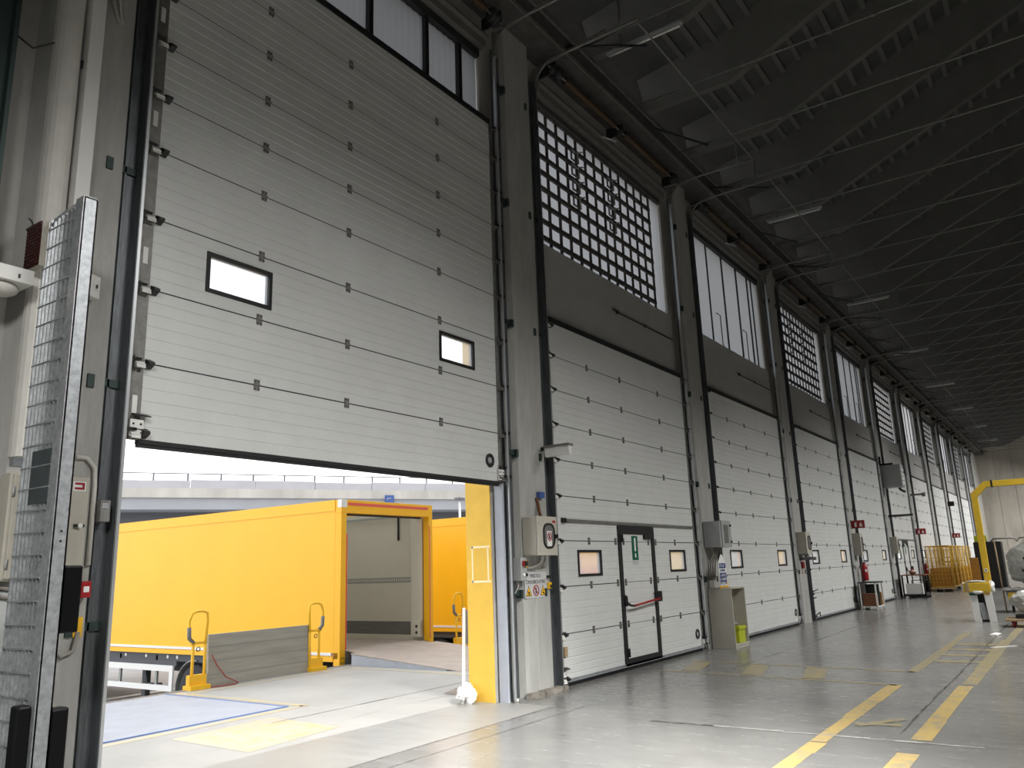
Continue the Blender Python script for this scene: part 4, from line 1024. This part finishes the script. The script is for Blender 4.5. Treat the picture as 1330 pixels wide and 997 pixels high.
m = MB(); m.prism(rrect(2.605, 1.885, .13, .23, .075), 1, Y0 - .003, Y0 - .001); m.build('window_pane', 'grey_plastic', d)
m = MB(); m.box(2.80, 2.865, Y0 - .022, Y0, 1.90, 1.92); m.cyl((2.835, Y0 - .026, 1.91), (2.835, Y0, 1.91), .016, 10, 1); m.build('latch', ['black', 'white'], d)
m = MB(); m.box(2.775, 2.862, Y0 - .003, Y0 - .0005, 2.145, 2.21, 0)
m.box(2.785, 2.852, Y0 - .005, Y0 - .003, 2.155, 2.17, 1); m.box(2.785, 2.852, Y0 - .005, Y0 - .003, 2.188, 2.203, 1); m.box(2.836, 2.852, Y0 - .005, Y0 - .003, 2.17, 2.188, 1); m.build('warning_label', ['white', 'red'], d)
for zz in (1.66, 2.12):
    m = MB(); m.cyl((X0 + .012, Y0 - .005, zz - .03), (X0 + .012, Y0 - .005, zz + .03), .01, 8); m.build('cabinet_hinge', 'grey_plastic', d)
m = MB(); m.tube([(2.85, -.05, 2.40), (2.93, -.05, 2.40), (2.99, -.05, 2.33), (3.0, -.05, 2.2), (3.0, -.05, 1.65)], .018, 8)
tag(m.build('conduit_pipe', 'duct_white', loc=(2.98, -.05, 1.7)), 'bent beige conduit right of the large beige control cabinet', 'pipe')
m = MB(); m.box(3.02, 3.09, -.12, -.02, 1.95, 2.10, 0); m.box(3.03, 3.075, -.125, -.12, 2.04, 2.08, 1)
tag(m.build('limit_switch', ['dirty_metal', 'galvanised'], loc=(3.05, -.02, 1.9)), 'small grey limit switch on the left door track', 'switch')
m = MB(); m.box(2.93, 3.0, -.12, -.037, 1.43, 1.54, 0); m.box(2.945, 2.985, -.125, -.12, 1.465, 1.505, 1)
tag(m.build('call_point', ['red', 'white'], loc=(3.0, -.03, 1.4), bevel=.004), 'small red and white call point behind the black photocell cover', 'alarm')
m = MB(); m.box(2.93, 3.0, -.045, -.036, 1.17, 1.30)
tag(m.build('hazard_sticker', 'safety_yellow', loc=(2.96, -.04, 1.2)), 'small yellow sticker on the wall below the red call point', 'sticker')
m = MB(); m.tube([(2.80, -.05, 1.12), (2.86, -.06, 1.05), (2.94, -.06, 1.08), (2.97, -.05, 1.2)], .016, 8)
tag(m.build('cable_loop', 'cable_grey', loc=(2.9, -.05, 1.1)), 'loop of grey cable below the black photocell cover', 'cable')
m = MB(); m.box(2.30, 2.47, -.12, .1, 1.1, 1.5); m.tube([(2.1, -.14, 1.52), (2.3, -.14, 1.53), (2.5, -.13, 1.5)], .012, 6, 1); m.tube([(2.1, -.14, 1.47), (2.35, -.14, 1.48), (2.5, -.13, 1.44)], .012, 6, 1)
tag(m.build('socket_box', ['grey_plastic', 'cable_grey'], loc=(2.4, 0, 1.1)), 'pale grey socket panel at the far left below the cabinet', 'socket')

# ------------------------------------------------------------------ outside: dock equipment
def dock_plate(label, x0, x1, y0, y1, za, zb, top, lip):
    r = thing('dock_leveller', label, 'dock leveller', ((x0 + x1) / 2, y0, 0))
    m = MB(); m.add([(x0, y0, za), (x1, y0, za), (x1, y1, zb), (x0, y1, zb), (x0, y0, za - .012), (x1, y0, za - .012), (x1, y1, zb - .012), (x0, y1, zb - .012)],
                    [(0, 1, 2, 3), (7, 6, 5, 4), (0, 4, 5, 1), (1, 5, 6, 2), (2, 6, 7, 3), (3, 7, 4, 0)]); m.build('platform', top, r)
    if zb > .05:
        for xx in (x0 + .005, x1 - .012):
            m = MB(); m.prism([(y0 + .3, .001), (y1 - .02, .001), (y1 - .02, zb - .02), (y0 + .3, za + (zb - za) * .12 - .012)], 0, xx, xx + .007); m.build('side_skirt', 'plate_blue', r)
        m = MB(); m.add([(x0 + .15, y1, zb), (x1 - .15, y1, zb), (x1 - .2, y1 + .42, zb + .03), (x0 + .2, y1 + .42, zb + .03), (x0 + .15, y1, zb - .014), (x1 - .15, y1, zb - .014), (x1 - .2, y1 + .42, zb + .022), (x0 + .2, y1 + .42, zb + .022)],
                        [(0, 1, 2, 3), (7, 6, 5, 4), (0, 4, 5, 1), (1, 5, 6, 2), (2, 6, 7, 3), (3, 7, 4, 0)]); m.build('lip', top, r)
    else:
        m = MB(); m.box(x0 - .03, x0, y0 - .03, y1, -.0, za + .004); m.box(x1, x1 + .03, y0 - .03, y1, 0, za + .004); m.box(x0, x1, y0 - .03, y0, 0, za + .004); m.build('edge_frame', 'edge_blue', r)
    return r
dock_plate('bluish steel dock leveller lying flush outside the open door', 4.5, 6.78, 2.36, 4.88, .006, .006, 'plate_blue', 0)
dock_plate('brownish dock leveller ramp reaching into the open yellow trailer', 10.25, 12.55, 2.42, 4.86, .006, .20, 'plate_tread', 1)
def barrier(x0, label):
    r = thing('dock_barrier', label, 'barrier', (x0 + .97, 4.96, 0), 'grey dock barrier boards')
    m = MB(); y = 4.93
    m.prism([(y, 0.0), (y + .05, 0.0), (y + .09, .735), (y + .04, .735)], 0, x0, x0 + 1.94); m.build('board', 'aluminium_board', r)
    m = MB()
    for zz in (.17, .36, .56): m.box(x0, x0 + 1.94, y + zz * .055 - .004, y + zz * .055 + .01, zz - .006, zz + .006)
    m.box(x0 - .012, x0 + .0, y - .005, y + .06, 0, .2); m.build('rib_line', 'rail_grey', r)
    return r
def handrail(x0, flip, label):
    """yellow tube handle on a small base; flip mirrors it"""
    r = thing('grab_rail', label, 'handle', (x0, 4.95, 0), 'yellow dock leveller handles')
    s = -1 if flip else 1
    X = lambda a: x0 + s * a
    def bxs(m, a, b, *rest): m.box(min(X(a), X(b)), max(X(a), X(b)), *rest)
    m = MB(); bxs(m, -.02, .30, 4.82, 5.02, 0, .06); bxs(m, .0, .28, 4.90, 4.98, .06, .20); m.build('base', 'safety_yellow', r)
    m = MB(); m.tube([(X(.06), 4.94, .06), (X(.06), 4.94, .62)], .022, 8); m.tube([(X(.26), 4.94, .06), (X(.26), 4.94, .62)], .022, 8); m.tube([(X(.02), 4.94, .64), (X(.26), 4.94, .64)], .02, 8); m.build('upright', 'safety_yellow', r)
    pts = [(X(.06), 4.94, .64), (X(-.01), 4.94, .70), (X(-.02), 4.94, .95), (X(.02), 4.94, 1.05), (X(.10), 4.94, 1.08), (X(.20), 4.94, 1.08), (X(.27), 4.94, 1.05), (X(.28), 4.94, .95), (X(.26), 4.94, .62)]
    m = MB(); m.tube(pts, .019, 8); m.build('loop', 'safety_yellow', r)
    m = MB(); m.tube([(X(.06), 4.94, .645), (X(-.01), 4.94, .71), (X(-.02), 4.94, .86)], .030, 8); m.build('grip', 'dirty_metal', r)
    m = MB(); ring = [(X(.14) + .03 * math.cos(2 * PI * i / 12), 4.93, .55 + .03 * math.sin(2 * PI * i / 12)) for i in range(12)]; m.tube(ring, .006, 6, 0, True); m.build('ring', 'dark_steel', r)
    return r
for q in range(0, 2):
    barrier(7.50 + P * q, 'grey upright dock barrier board %s' % ('left of the open trailer' if q == 0 else 'behind the yellow jamb, right of the open trailer'))
    handrail(7.17 + P * q, False, 'yellow tube handle %s' % ('left of the grey barrier board' if q == 0 else 'between the two yellow trailers'))
    if q == 0: handrail(9.66 + P * q, True, 'yellow tube handle between the grey barrier board and the open trailer')
m = MB(); m.tube([(7.52, 4.90, .45), (7.60, 4.88, .30), (7.75, 4.86, .12), (7.95, 4.82, .02), (7.85, 4.78, .012), (7.6, 4.8, .012), (7.45, 4.84, .015)], .010, 6)
tag(m.build('hose', 'cable_red', loc=(7.7, 4.85, 0)), 'red hose trailing down the left end of the grey barrier board', 'hose')
m = MB(); m.prism([(7.945, 0), (7.97, 0), (8.01, 1.08), (7.99, 1.08)], 1, .54, .57)
tag(m.build('white_plank', 'white', loc=(7.9, .54, 0)), 'white plank leaning outside against the yellow jamb', 'plank')
r = thing('plastic_bag', 'crumpled clear plastic bag on the ground by the yellow jamb', 'bag', (7.85, .48, 0))
m = MB(); m.ball((7.87, .44, .09), (.13, .12, .095), 56, 36, wob=.38, seed=17); m.build('body', 'bag_plastic', r)
m = MB(); m.ball((7.93, .46, .15), (.06, .06, .07), 20, 14, wob=.45, seed=18); m.build('neck', 'bag_plastic', r)

# ------------------------------------------------------------------ trailers
TX, TY, TW, TL = 10.22, 5.10, 2.52, 13.6
def make_trailer():
    r = thing('box_trailer', '', 'trailer', (TX, TY, -1.15), 'yellow box trailers at the dock')
    x0, x1, y0, y1, zb, zt = TX, TX + TW, TY, TY + TL, .02, 2.83
    m = MB(); t = .035
    m.box(x0, x0 + t, y0 + .16, y1, zb + .12, zt - .0); m.box(x1 - t, x1, y0 + .16, y1, zb + .12, zt); m.box(x0, x1, y1 - t, y1, zb + .12, zt); m.build('side_wall', 'trailer_yellow', r)
    m = MB(); m.add([(x0, y0 + .12, zt + .02), (x1, y0 + .12, zt + .02), (x1, y1, zt + .02), (x0, y1, zt + .02)], [(0, 1, 2, 3)]); m.box(x0 - .012, x0 + .01, y0 + .16, y1, zt - .16, zt + .04, 1); m.box(x1 - .01, x1 + .012, y0 + .16, y1, zt - .16, zt + .04, 1); m.build('roof', ['roof_sheet', 'trailer_yellow'], r)
    m = MB(); m.box(x0 + .0, x1, y0 + .05, y1, .10, .20); m.build('load_floor', 'plate_tread', r)
    m = MB(); m.box(x0 - .014, x0 + .012, y0 + .16, y1, .05, .14, 0); m.box(x0 - .016, x0, y0 + .2, y1, .15, .20, 1); m.box(x1 - .012, x1 + .014, y0 + .16, y1, .05, .14, 0); m.build('rub_rail', ['trailer_yellow_frame', 'guard_white'], r)
    # rear frame
    m = MB(); m.box(x0, x0 + .13, y0, y0 + .16, -.02, zt - .20); m.box(x1 - .11, x1, y0, y0 + .16, -.02, zt - .20); m.box(x0, x1, y0, y0 + .16, zt - .20, zt + .04)
    f = m.build('rear_frame', 'trailer_yellow_frame', r, .006)
    m = MB(); m.box(x0 + .135, x0 + .155, y0 - .003, y0 + .02, .25, 2.25); m.box(x1 - .11, x1 - .085, y0 - .004, y0 + .001, .25, 2.45); m.box(x0 + .16, x1 - .14, y0 - .004, y0, zt - .06, zt - .01); m.build('red_strip', 'red_reflector', f)
    m = MB(); m.box(x0 - .004, x0 + .135, y0 - .003, y0 + .10, zt - .10, zt + .043); m.box(x0 - .003, x0, y0 + .18, y0 + .25, zt - .16, zt + .03); m.build('corner_cap', 'guard_white', f)
    m = MB()
    for q in (.04, .09):
        for zz in (.03, .11): m.cyl((x0 + q, y0 - .004, zz), (x0 + q, y0 + .001, zz), .012, 8)
    m.build('bolt', 'chassis', f)
    m = MB(); m.box(x0 + .14, x1 - .11, y0 + .03, y0 + .12, -.02, .10); m.build('rear_sill', 'rail_grey', f)
    # lining
    m = MB(); q = .04
    m.box(x1 - q - .012, x1 - q, y0 + .17, y1 - .04, .56, zt - .04, 0); m.box(x0 + q, x0 + q + .012, y0 + .17, y1 - .04, .56, zt - .04, 0); m.box(x0 + q, x1 - q, y1 - .06, y1 - .045, .2, zt - .04, 0)
    m.box(x1 - q - .018, x1 - q, y0 + .4, y1 - .04, .30, .56, 1); m.box(x0 + q, x0 + q + .018, y0 + .4, y1 - .04, .30, .56, 1); m.box(x1 - q - .022, x1 - q, y0 + .17, y1 - .04, .2, .30, 0); m.box(x0 + q, x0 + q + .022, y0 + .17, y1 - .04, .2, .30, 0)
    m.build('lining', ['cream_panel', 'kick_grey'], r)
    m = MB(); zz = 1.34
    m.box(x1 - q - .018, x1 - q - .01, y0 + .42, y1 - .1, zz, zz + .10)
    k = y0 + .45
    while k < y1 - .2: m.box(x1 - q - .022, x1 - q - .018, k, k + .03, zz + .02, zz + .08, 1); k += .06
    m.build('lashing_rail', ['rail_grey', 'cream_panel'], r)
    m = MB(); m.tube([(x1 - .08, y0 + .88, 2.68), (x1 - .075, y0 + .88, 2.2)], .022, 6); m.build('strap', 'black', r)
    m = MB(); m.box(x0 + .15, x0 + .18, y0 + .25, y0 + 4, 2.60, 2.66); m.box(x1 - .2, x1 - .15, y0 + .25, y0 + 4, 2.66, 2.70); m.box(x0 + .2, x1 - .2, y0 + .14, y0 + .22, 2.60, 2.68, 1); m.build('roller_door_guide', ['rail_grey', 'black'], r)
    m = MB(); m.box(x1 - .20, x1 - .12, y0 + .17, y0 + .42, .3, zt - .22); m.box(x1 - .23, x1 - .12, y0 + .17, y0 + .40, .28, .58, 0); m.cyl((x1 - .235, y0 + .25, .36), (x1 - .23, y0 + .25, .36), .03, 10, 1); m.cyl((x1 - .235, y0 + .25, .48), (x1 - .23, y0 + .25, .48), .03, 10, 1); m.build('inner_post', ['cream_panel', 'black'], r)
    # chassis and running gear
    m = MB(); m.box(x0 + .06, x1 - .06, y0 + .5, y1 - .1, -.10, .06, 0); m.box(x0 + .7, x0 + .85, y0 + .3, y1 - .3, -.40, -.1, 0); m.box(x1 - .85, x1 - .7, y0 + .3, y1 - .3, -.40, -.1, 0)
    k = y0 + 4.9
    while k < y1 - .4: m.cyl((x0 + .055, k, -.02), (x0 + .061, k, -.02), .035, 12, 1); k += random.choice((.34, .62, .8))
    m.box(x0 + .05, x0 + .07, y0 + 4.9, y1 - .6, -.20, -.10, 0); m.build('chassis', ['chassis', 'guard_white'], r)
    for yy in (9.36 - 1.4, 9.36, ):
        for xx, sg in ((x0 + .04, -1), (x1 - .34, 1)):
            m = MB(); prof = [(.26, 0), (.47, .0), (.50, .03), (.50, .27), (.47, .30), (.26, .30)]
            m.lathe(prof, (xx, yy, -.65), 0, 28); w = m.build('wheel', 'tyre', r)
            m = MB(); xf = xx - .004 if sg < 0 else xx + .304
            m.lathe([(.26, 0), (.25, sg * -.05), (.16, sg * -.06), (.12, sg * .01), (.0, sg * .01)], (xf, yy, -.65), 0, 20)
            for b in range(8): m.cyl((xf - .01, yy + .19 * math.cos(b * PI / 4), -.65 + .19 * math.sin(b * PI / 4)), (xf + .02, yy + .19 * math.cos(b * PI / 4), -.65 + .19 * math.sin(b * PI / 4)), .015, 6)
            m.build('hub', 'hub', w)
    m = MB(); arc = [(9.36 + .60 * math.cos(t), -.65 + .60 * math.sin(t)) for t in [PI * (.05 + .5 * q / 8) for q in range(9)]]
    V = []
    for (yy, zz) in arc: V += [(x0 + .02, yy, zz), (x0 + .36, yy, zz), (x0 + .36, yy, zz - .02), (x0 + .02, yy, zz - .02)]
    F = [(i * 4 + k, i * 4 + (k + 1) % 4, i * 4 + 4 + (k + 1) % 4, i * 4 + 4 + k) for i in range(8) for k in range(4)]
    m.add(V, F); m.box(x0 + .03, x0 + .3, 9.96, 9.99, -.9, -.55); m.build('mudguard', 'rail_grey', r)
    gx = x0 + .02
    m = MB(); m.box(gx, gx + .04, 10.2, y1 - 1.5, -.31, -.19); m.box(gx, gx + .04, 10.2, y1 - 1.5, -.70, -.59)
    m.box(gx, gx + .04, 10.08, 10.2, -.70, -.19); k = 10.7
    while k < y1 - 1.5: m.box(gx + .04, gx + .08, k, k + .07, -.70, .0, 1); k += 1.4
    m.build('side_guard', ['guard_white', 'rail_grey'], r)
    m = MB(); m.box(x0 + .3, x0 + .42, 11.5, 11.64, -1.0, -.1); m.box(x0 + .22, x0 + .5, 11.4, 11.74, -1.15, -1.05); m.tube([(x0 + .3, 11.5, -.35), (x0 + .25, 11.35, -.62), (x0 + .25, 10.8, -.6)], .02, 6); m.build('landing_leg', 'chassis', r)
    m = MB(); m.box(x0 + .2, x0 + .45, y0 + .2, y0 + .3, -.30, -.06, 0); m.cyl((x0 + .24, y0 + .17, -.15), (x0 + .24, y0 + .2, -.15), .06, 12, 1); m.cyl((x0 + .38, y0 + .17, -.15), (x0 + .38, y0 + .2, -.15), .06, 12, 1); m.build('tail_lamp', ['black', 'red'], r)
    return r
tr0 = make_trailer(); tr0['label'] = 'open yellow box trailer backed up to the dock with its empty cream interior showing'
TL_ = {1: 'yellow trailer standing next to the open trailer, half hidden by the yellow jamb', 2: 'yellow trailer with red lettering, seen through the window left of the pass door',
      3: 'trailer with a white rear seen through the left window of the second closed door', 5: 'trailer with a white rear seen through the left window of the third closed door', 7: 'trailer with a white rear seen through the left window of the fourth closed door'}
for q, lab in TL_.items():
    o = dup(tr0, tr0.location + Vector((P * q, 0, 0)), lab)
    x0, x1 = TX + P * q, TX + P * q + TW
    for a, b in ((x0 + .13, x0 + TW / 2 - .005), (x0 + TW / 2 + .005, x1 - .11)):
        m = MB(); m.box(a, b, TY + .02, TY + .06, .12, 2.64); d = m.build('rear_door', 'white' if q > 2 else 'trailer_yellow', o)
        for e in (.3, .9): m = MB(); m.cyl((a + e, TY + .005, .15), (a + e, TY + .005, 2.6), .016, 8); m.build('lock_rod', 'rail_grey', d)
    if q == 2:
        m = MB(); X = x0 - .003
        for a, b, c, e in ((7.22, 7.05, 1.28, 1.50), (7.20, 7.14, 1.10, 1.28), (6.92, 6.55, 1.44, 1.50), (6.98, 6.55, 1.30, 1.37), (7.0, 6.5, 1.15, 1.21)): m.box(X, x0, b, a, c, e)
        m.build('red_lettering', 'red_reflector', o)

# ------------------------------------------------------------------ viaduct far behind
VD = Vector((.86915, -.49454, 0)); VN = Vector((.49454, .86915, 0)); VB = Vector((33.84, 54.81, 0))
def vbox(m, s0, s1, d0, d1, z0, z1, mi=0):
    c = [VB + VD * s + VN * d for s, d in ((s0, d0), (s1, d0), (s1, d1), (s0, d1))]
    m.add([(p.x, p.y, z0) for p in c] + [(p.x, p.y, z1) for p in c], [(0, 3, 2, 1), (4, 5, 6, 7), (0, 1, 5, 4), (1, 2, 6, 5), (2, 3, 7, 6), (3, 0, 4, 7)], mi)
r = thing('road_viaduct', 'long pale concrete road viaduct crossing behind the yellow trailers', 'viaduct', tuple(VB))
S0, S1 = -60, 90
m = MB(); vbox(m, S0, S1, 0, 9, 8.05, 8.8); m.build('deck_edge', 'viaduct_stained', r)
m = MB()
pr = [(.25, 8.06), (.55, 7.15), (3.2, 7.10), (3.2, 8.06)]
V = []
for s_ in (S0, S1):
    for (d_, z_) in pr: p = VB + VD * s_ + VN * d_; V.append((p.x, p.y, z_))
m.add(V, [(0, 1, 2, 3)[::-1], (4, 5, 6, 7), (0, 1, 5, 4), (1, 2, 6, 5), (2, 3, 7, 6), (3, 0, 4, 7)]); m.build('cantilever_soffit', 'viaduct_pale', r)
m = MB(); vbox(m, S0, S1, 3.0, 7.5, 4.4, 7.2); m.build('girder', 'viaduct_dark', r)
m = MB(); s_ = S0
while s_ < S1: vbox(m, s_, s_ + 4.96, .1, .35, 8.8, 9.5 if int(s_ / 5) % 3 else 9.42); s_ += 5.0
m.build('barrier', 'viaduct_barrier', r)
s_ = -8.0; rp = None
m = MB(); a, b = VB + VD * S0 + VN * .2, VB + VD * S1 + VN * .2; m.tube([(a.x, a.y, 10.0), (b.x, b.y, 10.0)], .045, 6); m.build('hand_rail', 'viaduct_dark', r)
while s_ < 45:
    p = VB + VD * s_ + VN * .2
    m = MB(); m.box(p.x - .05, p.x + .05, p.y - .05, p.y + .05, 9.4, 10.0); m.build('rail_post', 'viaduct_dark', r); s_ += 2.55
for s_ in (-30, 12, 54):
    m = MB(); vbox(m, s_, s_ + 2.5, 3.2, 7.3, -1.15, 4.5); m.build('pier', 'viaduct_dark', r)
# road sign panel and lamp post
pc = VB + VD * 21.5 - VN * .3
r = thing('road_sign', 'small blue road sign on the viaduct above the open trailer', 'sign', (pc.x, pc.y, 7.6))
m = MB(); q0 = pc - VD * .42; q1 = pc + VD * .42
m.add([(q0.x, q0.y, 7.7), (q1.x, q1.y, 7.7), (q1.x, q1.y, 8.35), (q0.x, q0.y, 8.35), (q0.x + .05, q0.y + .09, 7.7), (q1.x + .05, q1.y + .09, 7.7), (q1.x + .05, q1.y + .09, 8.35), (q0.x + .05, q0.y + .09, 8.35)],
      [(0, 1, 2, 3), (7, 6, 5, 4), (0, 4, 5, 1), (1, 5, 6, 2), (2, 6, 7, 3), (3, 7, 4, 0)]); m.build('panel', 'road_blue', r)
m = MB(); e0 = pc - VD * .2 - VN * .02; e1 = pc + VD * .15 - VN * .02
m.tube([(e0.x, e0.y, 8.06), (e1.x, e1.y, 8.06)], .03, 6); m.tube([(e0.x, e0.y, 8.06), (e0.x, e0.y, 7.9)], .03, 6); m.build('symbol', 'viaduct_pale', r)
lp = (23.65, 14.6)
r = thing('lamp_post', 'thin white lamp post behind the second trailer', 'lamp post', (41.0, 26.9, -1.15))
m = MB(); m.tube([(41.0, 26.9, -1.15), (41.0, 26.9, 6.1)], [.10, .07], 10); m.build('pole', 'guard_white', r)
m = MB(); m.box(40.7, 41.3, 26.7, 27.1, 6.05, 6.2); m.build('lantern', 'viaduct_dark', r)

# ------------------------------------------------------------------ camera
cam = bpy.data.cameras.new('camera'); co = bpy.data.objects.new('camera', cam); COL.objects.link(co)
yaw, pitch, roll = .967942747, .228647411, -.0350618157
cy, sy, cp, sp = math.cos(yaw), math.sin(yaw), math.cos(pitch), math.sin(pitch)
f = Vector((sy * cp, cy * cp, sp)); rt = Vector((cy, -sy, 0)); up = rt.cross(f)
c, s = math.cos(roll), math.sin(roll)
R_, U_ = rt * c + up * s, -rt * s + up * c
M = Matrix(((R_.x, U_.x, -f.x, 0), (R_.y, U_.y, -f.y, -5.7877), (R_.z, U_.z, -f.z, 1.5168), (0, 0, 0, 1)))
co.matrix_world = M
cam.sensor_fit = 'HORIZONTAL'; cam.sensor_width = 36; cam.lens = 36 * 1035.176 / 1330; cam.clip_end = 500; cam.clip_start = .05
sc.camera = co

# ------------------------------------------------------------------ light
w = bpy.data.worlds.new('world'); sc.world = w; w.use_nodes = True; nt = w.node_tree
bg = nt.nodes['Background']; bg.inputs['Strength'].default_value = 2.3
tc = nt.nodes.new('ShaderNodeTexCoord'); sx = nt.nodes.new('ShaderNodeSeparateXYZ'); rp = nt.nodes.new('ShaderNodeValToRGB')
nt.links.new(tc.outputs['Generated'], sx.inputs[0]); nt.links.new(sx.outputs['Z'], rp.inputs['Fac']); nt.links.new(rp.outputs['Color'], bg.inputs['Color'])
rp.color_ramp.elements[0].position = 0; rp.color_ramp.elements[0].color = (1, 1, 1, 1)
rp.color_ramp.elements[1].position = 1; rp.color_ramp.elements[1].color = (.86, .92, 1, 1)
# added fill lights behind the camera, without fittings, grading the loading wall by bay
FILL_LIGHTS = [(-3.5, -8, 7, 28, 116, 950), (5, -8, 7, 22, 118, 330), (12, -8, 7, 20, 112, 265), (19, -8, 7, 22, 110, 290), (26, -8, 7, 26, 110, 310), (34, -8, 7, 30, 115, 330), (43, -8, 7, 30, 120, 450), (52, -8, 7, 35, 130, 540), (62, -8, 7, 35, 140, 680), (70, -8, 7, 35, 150, 800)]
for (x, y, z, tilt, spread, e) in FILL_LIGHTS:
    l = bpy.data.lights.new('hall_fill', 'AREA'); l.shape = 'SQUARE'; l.size = 2.0; l.energy = e; l.color = (1, .995, .97); l.spread = math.radians(spread)
    o = bpy.data.objects.new('hall_fill', l); COL.objects.link(o); o.location = (x, y, z); o.rotation_euler = (math.radians(tilt), 0, 0)
# added unseen fill light that brightens the floor of the open bay
for (p, t, spread, e) in (((4.2, -8, 5.6), (6.0, -2.3, 0), 44, 150),):
    l = bpy.data.lights.new('floor_fill', 'AREA'); l.shape = 'SQUARE'; l.size = 1.2; l.energy = e; l.color = (1, .995, .98); l.spread = math.radians(spread)
    o = bpy.data.objects.new('floor_fill', l); COL.objects.link(o); o.location = p; o.rotation_euler = (Vector(t) - Vector(p)).to_track_quat('-Z', 'Y').to_euler()

sc.view_settings.view_transform = 'Standard'; sc.view_settings.look = 'None'; sc.view_settings.exposure = 0; sc.view_settings.gamma = 1
sc.view_settings.use_curve_mapping = False
sc.cycles.max_bounces = 10; sc.cycles.diffuse_bounces = 5; sc.cycles.transparent_max_bounces = 16
sc.cycles.use_denoising = True
sc.cycles.sample_clamp_indirect = 6
